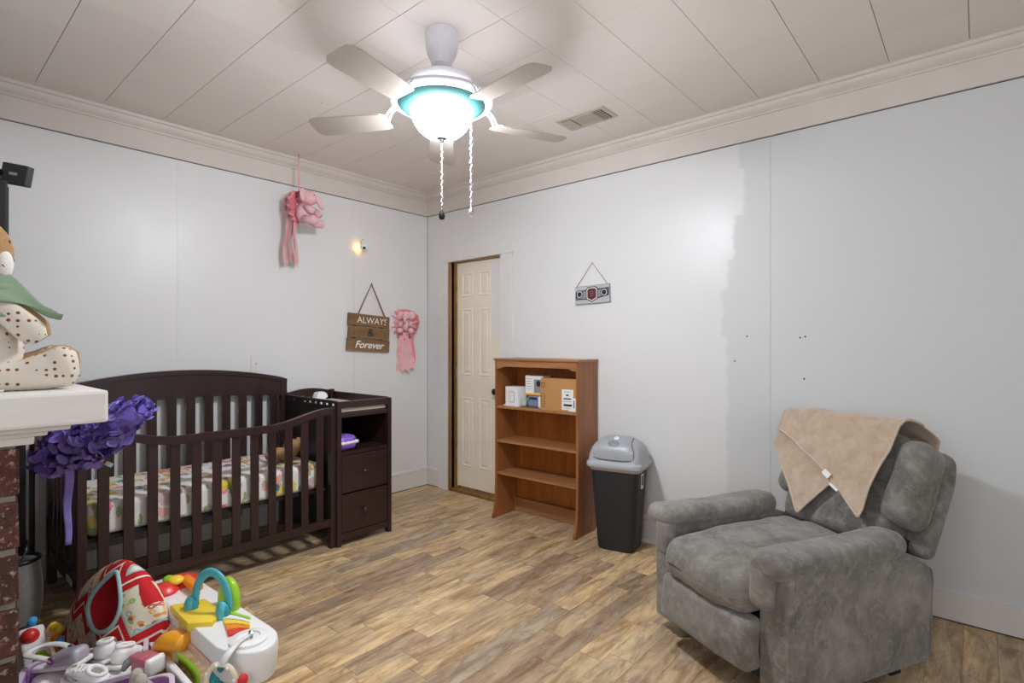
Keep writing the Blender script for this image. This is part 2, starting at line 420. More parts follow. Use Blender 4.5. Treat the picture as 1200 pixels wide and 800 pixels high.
def prism(bm, poly, lo, hi, plane='xz', bev=0, mi=0, seg=2):
    """extrude a 2D polygon; plane names its two axes, lo..hi runs along the third"""
    def P(a, b, t): return {'xz': (a, t, b), 'yz': (t, a, b), 'xy': (a, b, t)}[plane]
    A = [bm.verts.new(P(a, b, lo)) for a, b in poly]; Bv = [bm.verts.new(P(a, b, hi)) for a, b in poly]
    n = len(poly); fs = [bm.faces.new(A), bm.faces.new(Bv)]
    for i in range(n): fs.append(bm.faces.new((A[i], A[(i+1) % n], Bv[(i+1) % n], Bv[i])))
    if bev:
        r = bmesh.ops.bevel(bm, geom=list(set(fs[0].edges) | set(fs[1].edges)), offset=bev, segments=seg, affect='EDGES', profile=.5)
        fs = [f for f in r['faces']+fs if f.is_valid]
    for f in fs: f.material_index = mi
    return bm
def sheet(bm, fn, nu, nv, thick=0, uvs=True, skip=None, mi=0):
    """surface fn(u, v); optional thickness along the normal"""
    g = [[Vector(fn(i/nu, j/nv)) for j in range(nv+1)] for i in range(nu+1)]
    uvl = bm.loops.layers.uv.verify() if uvs else None
    def layer(off):
        vs = []
        for i in range(nu+1):
            row = []
            for j in range(nv+1):
                p = g[i][j]
                if off:
                    du = g[min(i+1, nu)][j]-g[max(i-1, 0)][j]; dv = g[i][min(j+1, nv)]-g[i][max(j-1, 0)]
                    nn = du.cross(dv)
                    if nn.length > 1e-12: p = p+nn.normalized()*off
                row.append(bm.verts.new(p))
            vs.append(row)
        return vs
    L = [layer(0)]+([layer(thick)] if thick else [])
    for l in L:
        for i in range(nu):
            for j in range(nv):
                if skip and skip((i+.5)/nu, (j+.5)/nv): continue
                f = bm.faces.new((l[i][j], l[i+1][j], l[i+1][j+1], l[i][j+1])); f.material_index = mi
                if uvs:
                    for lp, (a, b) in zip(f.loops, ((i, j), (i+1, j), (i+1, j+1), (i, j+1))): lp[uvl].uv = (a/nu, b/nv)
    if thick:
        a, b = L
        for i in range(nu):
            for j in (0, nv): f = bm.faces.new((a[i][j], a[i+1][j], b[i+1][j], b[i][j])); f.material_index = mi
        for j in range(nv):
            for i in (0, nu): f = bm.faces.new((a[i][j], a[i][j+1], b[i][j+1], b[i][j])); f.material_index = mi
    return bm
def text(name, s, size, parent, mat, loc, rot, shear=0, ext=.0008, sx=1, off=0):
    c = bpy.data.curves.new(name, 'FONT'); c.body = s; c.size = size; c.extrude = ext; c.align_x = 'CENTER'; c.align_y = 'CENTER'; c.shear = shear; c.offset = off
    tmp = bpy.data.objects.new('tmp', c); COL.objects.link(tmp); bpy.context.view_layer.update()
    me = bpy.data.meshes.new_from_object(tmp.evaluated_get(bpy.context.evaluated_depsgraph_get())); me.name = name
    bpy.data.objects.remove(tmp); bpy.data.curves.remove(c); me.materials.clear(); me.materials.append(M[mat])
    o = bpy.data.objects.new(name, me); COL.objects.link(o); o.parent = parent; o.location = loc; o.rotation_euler = rot; o.scale = (sx, 1, 1); return o
def nz(p, s=1.0, o=0): return noise.noise(Vector(p)*s+Vector((o, o*1.7, -o)))
def lerp(a, b, t): return a+(b-a)*t
def curve(pts, n):
    """Catmull-Rom through pts, n samples per span"""
    P = [Vector(p) for p in pts]; out = []
    for i in range(len(P)-1):
        p0, p1, p2, p3 = P[max(i-1, 0)], P[i], P[i+1], P[min(i+2, len(P)-1)]
        for k in range(n):
            t = k/n; out.append(.5*((2*p1)+(p2-p0)*t+(2*p0-5*p1+4*p2-p3)*t*t+(3*p1-p0-3*p2+p3)*t**3))
    return out+[P[-1]]

# ------------------------------------------------------------------ the room
RX, RY, RZ = 5.5, -4.4, 2.68
fl = struct(obj('floor', bx(-.02, RX, RY, .02, -.06, -.003), 'floorgap'))
PW = .112
unit = {}
def plank_mesh(L):
    k = round(L, 2)
    if k not in unit:
        b = bx(.0006, PW-.0006, .0008, k-.0008, -.003, 0.0)
        me = bpy.data.meshes.new('floor_plank'); b.to_mesh(me); b.free(); me.materials.append(M['plank']); unit[k] = me
    return unit[k]
rnd = random.Random(11)
cand = []
x = 0.012
while x < 4.55:
    y = -.012+rnd.choice([0, .12, .27, .4, .5])
    while y > -3.5:
        L = rnd.choice([.24, .36, .46, .62, .74, .9, .62, .9])
        y0 = y-L; yy = y
        if y > -.012:
            if y0 > -.1: y = y0; continue
            yy = -.012; L2 = round(yy-y0, 2)
        else: L2 = L
        cx_, cy_ = x+PW/2, (yy+y0)/2
        cand.append((x, yy-L2, L2)); y = y0
    x += PW
cosv, sinv = math.cos(R(49.15)), math.sin(R(49.15))
def view_depth(x, y): return ((x-CAM.x)*-cosv+(y-CAM.y)*sinv, (x-CAM.x)*sinv+(y-CAM.y)*cosv)
def seen(c):
    best = None
    for fx in (0, 1):
        for fy in (0, .5, 1):
            D, L = view_depth(c[0]+fx*PW, c[1]+fy*c[2])
            if D > 1.75 and abs(L/D) < 1.02: best = D if best is None else min(best, D)
    return best
near = sorted([(seen(c), c) for c in cand if seen(c) is not None])[:300]
keep = {c for _, c in near}
for _, (x, y, L) in near:
    o = bpy.data.objects.new('floor_plank', plank_mesh(L)); COL.objects.link(o); o.parent = fl; o.location = (x, y, 0)
b = B()
for (x, y, L) in cand:
    if (x, y, L) not in keep: box(b, x+.0006, x+PW-.0006, y+.0008, y+L-.0008, -.003, 0)
x = 4.55+PW*.5
yy = RY
for i in range(60):
    x0 = 4.58+i*PW
    if x0+PW > RX: break
    y = 0
    while y > RY: box(b, x0+.001, x0+PW-.001, max(y-.62, RY)+.001, y-.001, -.003, 0); y -= .62
o = obj('remaining_planks', b, 'plank', fl); o['kind'] = 'stuff'

# ceiling: 12 inch tiles
ce = struct(obj('ceiling', bx(-.02, RX, RY, .02, RZ+.004, RZ+.08), 'ceilgap'))
tiles = {}
def tile_mesh(gx, gy):
    k = (gx, gy)
    if k not in tiles:
        b = bx(-.15+gx, .15-gx, -.15+gy, .15-gy, 0, .004)
        me = bpy.data.meshes.new('ceiling_tile'); b.to_mesh(me); b.free(); me.materials.append(M['ceil']); tiles[k] = me
    return tiles[k]
for i in range(15):
    for j in range(14):
        cx_, cy_ = 2.34+.15+(i-8)*.3, -.07-.15-(j-0)*.3+.0
        if cx_ < .02 or cy_ < RY: continue
        east = cx_ > 2.2
        r_ = random.random()
        gx = .0014 if east else (.0005 if r_ < .7 else .0012)
        gy = (.0005 if r_ < .7 else .001) if east else .0014
        o = bpy.data.objects.new('ceiling_tile', tile_mesh(gx, gy)); COL.objects.link(o); o.parent = ce; o.location = (cx_, cy_, RZ+.0002*random.random())
b = bx(2.34+.3*7, RX, RY, -.07, RZ, RZ+.004); box(b, -.02, RX, -.07, .02, RZ, RZ+.004); box(b, -.02, .12, RY, -.07, RZ+.001, RZ+.004)
obj('ceiling_border', b, 'ceil', ce)

# west wall (the crib stands against it), north wall (door, bookcase), two walls behind the camera
ww = struct(obj('wall_west', bx(-.12, -.004, RY, .0, 0, RZ), 'gap_light'))
def wpanel(y0, y1): obj('wall_panel', bx(-.004, 0, y0+.0003, y1-.0003, .0, 2.4775), 'wall_w', ww)
for a, b_ in ((-.795, -.004), (-2.068, -.795), (-3.29, -2.068), (RY, -3.29)): wpanel(a, b_)
wn = struct(obj('wall_north', None or prism(B(), [(-.12, 0), (.325, 0), (.325, 2.03), (.925, 2.03), (.925, 0), (RX, 0), (RX, RZ), (-.12, RZ)], .004, .13, 'xz'), 'gap_light'))
def npanel(x0, x1, z0=0, z1=2.4775): obj('wall_panel', bx(x0+.0006, x1-.0006, 0, .004, z0, z1), 'wall_n', wn)
npanel(0, .325); npanel(.925, 2.978); npanel(.325, .925, 2.03); npanel(2.978, 4.2); npanel(4.2, RX)
b = B()
for (a, z0, z1) in ((2.93, .60, 2.40),): box(b, 2.9722, 2.9775, -.0012, 0, .2, 2.47)
obj('seam_tape', b, 'wall_n', wn)
def wall_with_window(name, plane, ca, a0, a1, w0, w1, z0, z1, t0, t1):
    b = B()
    def bb(u0, u1, v0, v1):
        if plane == 'x': box(b, t0, t1, u0, u1, v0, v1)
        else: box(b, u0, u1, t0, t1, v0, v1)
    bb(a0, w0, 0, RZ); bb(w1, a1, 0, RZ); bb(w0, w1, 0, z0); bb(w0, w1, z1, RZ)
    w = struct(obj(name, b, 'wall_o'))
    b = B(); fw = .06; e0, e1 = (t0-.02, t0+.03) if plane == 'x' else (t1-.03, t1+.02)
    def fb(u0, u1, v0, v1, m=0):
        if plane == 'x': box(b, e0, e1, u0, u1, v0, v1, mi=m)
        else: box(b, u0, u1, e0, e1, v0, v1, mi=m)
    fb(w0-fw, w0, z0-fw, z1+fw); fb(w1, w1+fw, z0-fw, z1+fw); fb(w0, w1, z0-fw, z0); fb(w0, w1, z1, z1+fw); fb(w0, w1, (z0+z1)/2-.015, (z0+z1)/2+.015)
    return w, b
w, b = wall_with_window('wall_east', 'x', RX, RY, .13, -3.2, -1.4, .85, 2.15, RX, RX+.12)
f = struct(obj('added_window_1', b, 'trimwhite')); obj('pane', bx(RX+.05, RX+.056, -3.2, -1.4, .85, 2.15), 'glass', f)  # invented window, put in to hold the added fill light
w, b = wall_with_window('wall_south', 'y', RY, -.12, RX+.12, 2.7, 4.5, .85, 2.15, RY-.12, RY)
f = struct(obj('added_window_2', b, 'trimwhite')); obj('pane', bx(2.7, 4.5, RY-.056, RY-.05, .85, 2.15), 'glass', f)  # second invented window, likewise opened for the added fill

# crown moulding and frieze boards
crown = [(0, 2.48), (.016, 2.48), (.016, 2.604), (.024, 2.606), (.026, 2.612), (.020, 2.616), (.026, 2.622), (.036, 2.630), (.046, 2.646), (.050, 2.658), (.062, 2.662), (.064, 2.6795), (0, 2.6795)]



def crown_run(name, plane, pts, fixed):
    b = B()
    return b
b = B(); A = []
for (p, z) in crown:
    A.append((b.verts.new((p, RY, z)), b.verts.new((p, -p, z)), b.verts.new((RX, -p, z))))
for i in range(len(crown)):
    a0, a1 = A[i], A[(i+1) % len(crown)]
    f = b.faces.new((a0[0], a1[0], a1[1], a0[1])); f.material_index = 0
cw = struct(obj('trim_1', b, 'trimwarm', smooth='auto'))
b = B(); A = []
for (p, z) in crown: A.append((b.verts.new((p, -p, z)), b.verts.new((RX, -p, z))))
for i in range(len(crown)):
    a0, a1 = A[i], A[(i+1) % len(crown)]
    b.faces.new((a0[0], a1[0], a1[1], a0[1]))
cn = struct(obj('trim_2', b, 'trimwarm', smooth='auto'))
b = bx(-.002, .0015, RY, 0, 2.4765, 2.4815); obj('dark_crack', b, 'crack', ww)
b = bx(0, RX, -.0015, .002, 2.4765, 2.4815); obj('dark_crack', b, 'crack', wn)
# baseboards
bb_prof = [(0, 0.006), (.016, 0.006), (.016, .138), (.013, .142), (.018, .146), (.018, .158), (.012, .168), (0, .170)]
struct(obj('baseboard_west', prism(B(), [(p, z) for p, z in bb_prof], RY, -.002, 'xz'), 'trimwhite'))
def north_board(name, x0, x1, quarter=True):
    o = struct(obj(name, prism(B(), [(-p, z) for p, z in bb_prof], x0, x1, 'yz'), 'trimwhite'))
    if quarter: obj('quarter_round', prism(B(), [(-.016, .0), (-.034, .0), (-.033, .008), (-.028, .016), (-.016, .02)], x0, x1, 'yz'), 'trimwhite', o)
north_board('baseboard_north', .018, .166, False); north_board('baseboard_north.001', 1.056, 3.3); 
struct(obj('baseboard_north.002', prism(B(), [(0, .006), (-.016, .006), (-.016, .138), (0, .141)], 3.3, RX, 'yz'), 'trimwhite'))

# door
for nm, a in (('trim_3', (.166, .300, -.02, 0, .0, 2.025)), ('trim_4', (.926, 1.052, -.02, 0, .0, 2.032))):
    struct(obj(nm, bx(*a, bev=.0015), 'casing'))
struct(obj('trim_5', prism(B(), [(.156, 2.024), (1.062, 2.034), (1.062, 2.158), (.156, 2.150)], -.023, 0, 'xz'), 'casing'))
dr = struct(obj('door_1', bx(.352, .922, .048, .083, .028, 2.018), 'door'))
obj('jamb', bx(.300, .325, -.018, .13, 0, 2.03), 'rawwood', dr)
obj('jamb', bx(.3255, .350, .03, .07, 0, 2.03), 'rawwood', dr)
obj('jamb', bx(.923, .926, -.004, .13, 0, 2.03), 'casing', dr)
obj('head_jamb', bx(.325, .925, .0, .13, 2.021, 2.03), 'rawwood', dr)
obj('threshold', bx(.325, .925, .0, .13, -.003, .022, bev=.003), 'rawwood', dr)
obj('stain', bx(.36, .85, .0455, .048, .03, .045), 'rawwood', dr)
for (x0, x1) in ((.418, .541), (.632, .755)):
    for (z0, z1) in ((1.72, 1.92), (1.03, 1.605), (.23, .83)):
        b = B(); w_ = .022; y0 = .048
        def ring(i, y): return [b.verts.new(p) for p in ((x0+i, y, z0+i), (x1-i, y, z0+i), (x1-i, y, z1-i), (x0+i, y, z1-i))]
        rs = [ring(-.004, y0-.0002), ring(.0, y0-.005), ring(.006, y0-.005), ring(.012, y0-.0006), ring(w_+.004, y0-.0006), ring(w_+.016, y0-.006)]
        for r0, r1 in zip(rs, rs[1:]):
            for k in range(4): b.faces.new((r0[k], r0[(k+1) % 4], r1[(k+1) % 4], r1[k]))
        b.faces.new(rs[-1]); obj('door_panel', b, 'door', dr)
obj('paint_patch', prism(B(), [(.775, 1.36), (.86, 1.35), (.862, 1.98), (.79, 2.005), (.768, 1.99), (.77, 1.66), (.755, 1.6), (.77, 1.56)], .0472, .0479, 'xz'), 'doorpatch', dr)
for z in (1.72, 1.05, .32):
    o = obj('hinge', bx(.338, .3525, .032, .050, z-.045, z+.045, bev=.002), 'brass' if z > 1.5 else 'steel', dr)
b = lathe(B(), [(.004, -.002), (.028, -.002), (.03, .004), (.012, .010), (.011, .026), (.022, .034), (.028, .046), (.026, .058), (.014, .064)], 20, (.846, 0, .905), 'y')
for v in b.verts: v.co.y = .048-(v.co.y)
obj('door_handle', b, 'black', dr, smooth='auto')

# ------------------------------------------------------------------ ceiling fan
FX, FY = 2.07, -1.67
fan = thing('ceiling_fan', 'ceiling fan with teal dish, five pale blades and lit glass bowl', 'ceiling fan', (FX, FY, 0))
obj('canopy', lathe(B(), [(.02, 2.525), (.045, 2.535), (.052, 2.56), (.062, 2.575), (.071, 2.61), (.0735, 2.65), (.072, 2.6795)], 32), 'fanwhite', fan, smooth='auto')
obj('downrod', lathe(B(), [(.013, 2.46), (.013, 2.54)], 16), 'fanwhite', fan, smooth='auto')
obj('motor_housing', lathe(B(), [(.14, 2.375), (.144, 2.40), (.146, 2.435), (.138, 2.462), (.11, 2.478), (.05, 2.486), (.02, 2.49)], 40), 'fanwhite', fan, smooth='auto')
obj('dish', lathe(B(), [(.12, 2.318), (.145, 2.33), (.18, 2.346), (.200, 2.364), (.200, 2.372), (.15, 2.376), (.05, 2.376)], 48), 'fanteal', fan, smooth='auto')
obj('dish_rim', lathe(B(), [(.192, 2.3575), (.216, 2.361), (.230, 2.371), (.228, 2.382), (.206, 2.386), (.140, 2.379)], 48, caps=False), 'fanwhite', fan, smooth='auto')
obj('uplight_ring', lathe(B(), [(.149, 2.3855), (.149, 2.40), (.176, 2.398), (.182, 2.3875)], 40, caps=False), 'uplight', fan, smooth='auto')
bowl = obj('glass_bowl', lathe(B(), [(.012, 2.212), (.045, 2.215), (.075, 2.226), (.100, 2.247), (.118, 2.272), (.130, 2.297), (.1335, 2.308), (.130, 2.314), (.06, 2.316)], 40), 'bowl', fan, smooth='auto')
obj('finial', lathe(B(), [(.004, 2.195), (.010, 2.196), (.013, 2.204), (.022, 2.208), (.024, 2.2125), (.01, 2.214)], 20), 'steel', fan, smooth='auto')
def blade_bm():
    b = B(); pts = []
    for (x_, hw) in ((.25, .045), (.272, .056), (.40, .062), (.56, .067), (.60, .062), (.617, .045), (.62, .0)):
        pts.append((x_, hw))
    poly = [(x_, w_) for x_, w_ in pts]+[(x_, -w_) for x_, w_ in reversed(pts[:-1])]
    prism(b, poly, -.003, .003, 'xy')
    for v in b.verts: v.co.z += v.co.y*.18
    return b
bl0 = None
for k in range(5):
    a = R(-5.6+72*k)
    if k == 0: bl0 = obj('blade', blade_bm(), 'blade', fan)
    else:
        o = bl0.copy(); COL.objects.link(o)
        o.parent = fan; bl = o
    o = bl0 if k == 0 else o
    o.location = (0, 0, 2.305); o.rotation_euler = (0, 0, a)
iron0 = None
for k in range(5):
    a = R(-5.6+72*k)
    if k == 0:
        b = B(); tube(b, curve([(.12, .018, 2.392), (.18, .016, 2.392), (.240, .014, 2.35), (.262, .02, 2.314), (.30, .026, 2.314)], 4), .0055, 8)
        tube(b, curve([(.12, -.018, 2.392), (.18, -.016, 2.392), (.240, -.014, 2.35), (.262, -.02, 2.309), (.30, -.026, 2.306)], 4), .0055, 8)
        iron0 = obj('blade_arm', b, 'fanwhite', fan, smooth=True); o = iron0
    else: o = iron0.copy(); COL.objects.link(o); o.parent = fan
    o.rotation_euler = (0, 0, a)
def chain(name, x_, y_, z0, z1, mat, rr):
    b = B(); z = z0; i = 0
    while z > z1:
        ell(b, (x_+.0022*math.sin(i*1.7), y_+.0022*math.cos(i*2.3), z), rr, rr, rr*1.5, 6, 4); z -= rr*2.6; i += 1
    return obj(name, b, mat, fan, smooth=True)
c1 = chain('pull_chain', 0, 0, 2.196, 1.905, 'fanwhite', .0035)
obj('chain_pull', lathe(B(), [(.002, 1.906), (.004, 1.896), (.012, 1.878), (.0145, 1.866), (.011, 1.855), (.003, 1.851)], 14), 'black', c1, smooth=True)
c2 = chain('pull_chain', .13*.7564, .13*.6541, 2.30, 1.905, 'fanwhite', .0042)
for k, z in enumerate((2.19, 2.165, 2.14, 2.10, 2.06)): ell(c_b := B(), (.098+.003*(-1)**k, .085, z), .007, .007, .009, 6, 4); obj('crystal_bead', c_b, 'crystal', c2)
b = lathe(B(), [(.002, 1.905), (.006, 1.898), (.0145, 1.885), (.0145, 1.878), (.002, 1.865)], 8, (.098, .085, 0)); obj('chain_pull', b, 'crystal', c2)

# ceiling vent
vt = thing('ceiling_vent', 'cream metal air vent with dark slots set in the ceiling', 'vent', (2.055, -.482, RZ))
obj('frame', prism(B(), [(-.17, -.095), (.17, -.09), (.17, .09), (-.17, .095)], -.006, 0, 'xy', bev=.002), 'vent', vt)
obj('slot_backing', bx(.082, .143, -.066, .066, -.0075, -.006), 'ink', vt)
obj('slot_backing', bx(-.143, -.072, -.066, .066, -.0075, -.006), 'ink', vt)
for k in range(7):
    o = obj('slat', bx(.085, .14, -.062+k*.0185, -.0595+k*.0185, -.0100, -.006), 'vent', vt)
for k in range(7): obj('slat', bx(-.14, -.075, -.062+k*.0185, -.052+k*.0185, -.0105, -.006), 'vent', vt)
for k in range(13): obj('slat', bx(-.065+k*.0112, -.0595+k*.0112, -.055, .055, -.0085, -.006), 'vent', vt)

# ------------------------------------------------------------------ wall things
sw = thing('light_switch', 'white toggle light switch on the wall above the crib', 'light switch', (0, -1.573, 1.161))
obj('plate', bx(.0, .006, -.036, .036, -.058, .058, bev=.002), 'whitesoft', sw)
obj('toggle', prism(B(), [(.006, -.012), (.017, .002), (.017, .009), (.006, .010)], -.005, .005, 'xz'), 'white', sw)
nl = thing('security_camera', 'small white ball camera glowing amber high on the wall', 'camera', (0, -.747, 2.095))
obj('mount', lathe(B(), [(.030, .0), (.032, .006), (.028, .016), (.012, .022)], 20, axis='x'), 'amberglow', nl, smooth='auto')
obj('body', ell(B(), (.062, .022, .002), .036, .038, .038, 20, 12), 'white', nl, smooth=True)
obj('lens', ell(B(), (.087, .006, -.012), .012, .012, .012, 14, 8), 'black', nl, smooth=True)
obj('wire', tube(B(), curve([(.01, .01, .02), (.02, .025, .055), (.012, .05, .075)], 5), .0016, 6), 'blackm', nl)
obj('cord', tube(B(), curve([(.004, -.03, -.02), (.004, -.035, -.10), (.004, -.036, -.6), (.004, -.032, -1.1), (.004, -.036, -1.55), (.004, -.034, -1.92)], 6), .0022, 6), 'whitesoft', nl)
obj('plug', ell(B(), (.006, -.032, -.05), .006, .012, .014, 10, 6), 'white', nl, smooth=True)

# plank sign with rope
sg = thing('hanging_sign', 'wooden plank sign reading Always and Forever hung by a rope', 'sign', (.012, -.640, 1.535), rot=(R(-3.5), 0, 0))
for k, (z0, z1) in enumerate(((-.09, .008), (-.19, -.095), (-.296, -.195))):
    p = obj('plank', bx(-.004, .016, -.205+.008*(k == 1), .195+.006*k, z0, z1, bev=.002), 'signwood', sg)
obj('batten', bx(-.011, -.004, -.15, -.12, -.28, 0), 'signwood', sg); obj('batten', bx(-.011, -.004, .12, .15, -.28, 0), 'signwood', sg)
text('lettering', 'ALWAYS', .074, sg, 'whiteink', (.017, .022, -.043), (R(90), 0, R(90)), sx=1.02)
text('lettering', '&', .092, sg, 'ink', (.017, .01, -.143), (R(90), 0, R(90)), off=.001)
text('lettering', 'Forever', .082, sg, 'whiteink', (.017, .0, -.246), (R(90), 0, R(90)), shear=.35, sx=1.05, off=.0015)
obj('rope', tube(B(), [(.012, -.12, -.002), (.004, .002, .268), (.012, .148, .002)], .0065, 8), 'jute', sg)
for y_ in (-.135, .165):
    for z_ in (-.045, -.145, -.245): obj('peg', bx(.016, .020, y_-.008+(.0 if y_ < 0 else -.0), y_+.008, z_-.022, z_+.022, bev=.002), 'jute', sg)
ell(nb := B(), (.006, .002, .272), .008, .006, .006, 8, 6); obj('nail', nb, 'steel', sg)

def ribbon_tail(b, y0, y1, z0, z1, wy, x0, amp, ph, mi=0, fish=True):
    n = 14
    L = []
    for i in range(n+1):
        t = i/n; y = lerp(y0, y1, t)+.006*math.sin(t*7+ph); z = lerp(z0, z1, t); xx = x0+amp*math.sin(t*6+ph)
        w2 = wy*(1+.25*t)
        L.append(((xx, y-w2, z), (xx+.004*math.sin(t*9), y+w2, z)))
    A = [(b.verts.new(p), b.verts.new(q)) for p, q in L]
    for i in range(n): f = b.faces.new((A[i][0], A[i][1], A[i+1][1], A[i+1][0])); f.material_index = mi
    e0, e1 = L[-1]; m_ = b.verts.new(((e0[0]+e1[0])/2, (e0[1]+e1[1])/2, z1+.0)); 
    l = b.verts.new((e0[0], e0[1], z1-wy*1.2)); r = b.verts.new((e1[0], e1[1], z1-wy*1.2))
    b.faces.new((A[-1][0], m_, l)); b.faces.new((A[-1][1], m_, r))
def solid(o, t):
    md = o.modifiers.new('thickness', 'SOLIDIFY'); md.thickness = t; md.offset = 0; return o
def elephant(par, mat='pinkplush', s=1.0):
    """soft toy elephant seated, trunk forward: local +x is its front"""
    e = obj('toy_body', ell(B(), (0, 0, 0), .034*s, .032*s, .042*s, 16, 10), mat, par, smooth=True)
    b = B(); ell(b, (.022*s, 0, .062*s), .031*s, .030*s, .030*s, 16, 10); obj('toy_head', b, mat, e, smooth=True)
    b = B(); tube(b, curve([(.040*s, 0, .060*s), (.060*s, 0, .050*s), (.068*s, 0, .030*s), (.078*s, 0, .018*s)], 4), [.013*s]*4+[.011*s]*4+[.009*s]*4+[.007*s], 10); obj('trunk', b, mat, e, smooth=True)
    for sg_ in (-1, 1):
        obj('ear', ell(B(), (.010*s, sg_*.036*s, .066*s), .008*s, .024*s, .028*s, 14, 8), mat, e, smooth=True)
        obj('arm', tube(B(), [(.018*s, sg_*.026*s, .022*s), (.040*s, sg_*.034*s, .006*s), (.054*s, sg_*.032*s, -.004*s)], [.013*s, .014*s, .013*s], 10), mat, e, smooth=True)
        obj('leg', tube(B(), [(.010*s, sg_*.022*s, -.026*s), (.038*s, sg_*.034*s, -.038*s), (.060*s, sg_*.040*s, -.036*s), (.066*s, sg_*.041*s, -.034*s)], [.016*s, .017*s, .018*s, .010*s], 10), mat, e, smooth=True)
        obj('eye', ell(B(), (.047*s, sg_*.014*s, .070*s), .0028*s, .0028*s, .0028*s, 8, 6), 'ink', e)
    return e
# rosette by the sign: flat against the wall, facing the room
r2 = thing('baby_rosette', 'pink elephant rosette with ribbon tails beside the plank sign', 'decoration', (.012, -.285, 1.48), rot=(0, 0, R(-22)))
def rosette(par, n, r0, r1, xo, mat):
    b = B()
    def fn(u, v):
        a = u*2*math.pi; r = lerp(r0, r1, v)*(1+.06*math.sin(a*3)); w = math.sin(a*n)*.018*v
        return (xo+w+.012*v, math.cos(a)*r, math.sin(a)*r)
    sheet(b, fn, n*6, 4, uvs=False); return solid(obj('rosette', b, mat, par, smooth=True), .0015)
rosette(r2, 15, .02, .135, .008, 'pinksatin'); rosette(r2, 13, .02, .095, .022, 'pinkpale')
e = elephant(r2, s=1.3); e.location = (.055, .01, -.015); e.rotation_euler = (0, 0, R(-25))
b = B(); ribbon_tail(b, -.035, -.05, -.06, -.40, .020, .018, .006, 0); ribbon_tail(b, .045, .065, -.06, -.385, .020, .018, .006, 2); obj('ribbon_tail', b, 'pinkdot', r2)
b = B(); ribbon_tail(b, .0, .005, -.06, -.40, .03, .026, .005, 1); solid(obj('ribbon_tail', b, 'pinkpale', r2), .001)
b = B(); ribbon_tail(b, .08, .085, -.06, -.37, .012, .012, .006, 3); solid(obj('ribbon_tail', b, 'pinksatin', r2), .001)
b = B(); sheet(b, lambda u, v: (.010, lerp(-.012, .012, u)+lerp(-.10, -.045, v), lerp(.30, .06, v)), 1, 6, thick=.001, uvs=False); obj('ribbon_loop', b, 'pinkpale', r2)
obj('hanger', tube(B(), [(.008, -.105+.016*math.cos(a), .305+.016*math.sin(a)) for a in [k*math.pi/5 for k in range(10)]], .0035, 6, closed=True), 'pinkhot', r2)

# rosette hanging from the ceiling hook, turned side-on
r1 = thing('baby_rosette', 'pink elephant rosette dangling from the ceiling hook above the crib', 'decoration', (.135, -1.325, 2.275), rot=(0, 0, R(38)))
obj('hook', tube(B(), curve([(0, 0, .404), (0, 0, .39), (.008, 0, .38), (0, 0, .37), (-.006, 0, .377)], 4), .0025, 6), 'steel', r1)
obj('ribbon_loop', bx(-.006, .006, -.001, .001, .11, .375), 'pinkpale', r1)
q = thing_e = None
rs = B()
def fn(u, v):
    a = u*2*math.pi; r = lerp(.02, .115, v); return (-.01+math.sin(a*13)*.016*v-.012*v, math.cos(a)*r, .02+math.sin(a)*r)
sheet(rs, fn, 78, 4, uvs=False); solid(obj('rosette', rs, 'pinksatin', r1, smooth=True), .0015)
for (c, w_, h_, an, mt) in (((-.045, -.02, .02), .05, .075, 40, 'pinkpale'), ((-.055, -.03, .05), .035, .06, 100, 'pinksatin'), ((-.02, -.02, .09), .04, .05, 0, 'pinkpale'), ((-.04, -.02, -.04), .03, .06, 75, 'pinkpale'), ((.0, -.02, .105), .035, .035, 20, 'pinksatin')):
    b = B(); an = R(an)
    def lp(u, v, c=c, w_=w_, h_=h_, an=an):
        t = u*2*math.pi; px, pz = math.cos(t)*w_, math.sin(t)*h_*.45
        return (c[0]+px*math.cos(an)-pz*math.sin(an), c[1]+(v-.5)*.035, c[2]+px*math.sin(an)+pz*math.cos(an))
    sheet(b, lp, 20, 2, uvs=False); solid(obj('bow_loop', b, mt, r1, smooth=True), .0012)
obj('bow_knot', ell(B(), (-.045, -.022, .0), .014, .014, .05, 10, 8, rot=Matrix.Rotation(R(20), 3, 'Y').to_euler()), 'pinkhot', r1, smooth=True)
e = elephant(r1, s=1.75); e.location = (.05, -.02, -.03)
for k, (y0, x0, ph, mt) in enumerate(((-.03, -.075, 0, 'pinkdot'), (.0, -.055, 1, 'pinkpale'), (.02, -.035, 2, 'pinkdot'), (-.01, -.018, 3, 'pinkpale'))):
    b = B(); ribbon_tail(b, y0, y0*1.3, -.06, -.385+.02*(k % 2), .019, x0, .006, ph); solid(obj('ribbon_tail', b, mt, r1), .001)

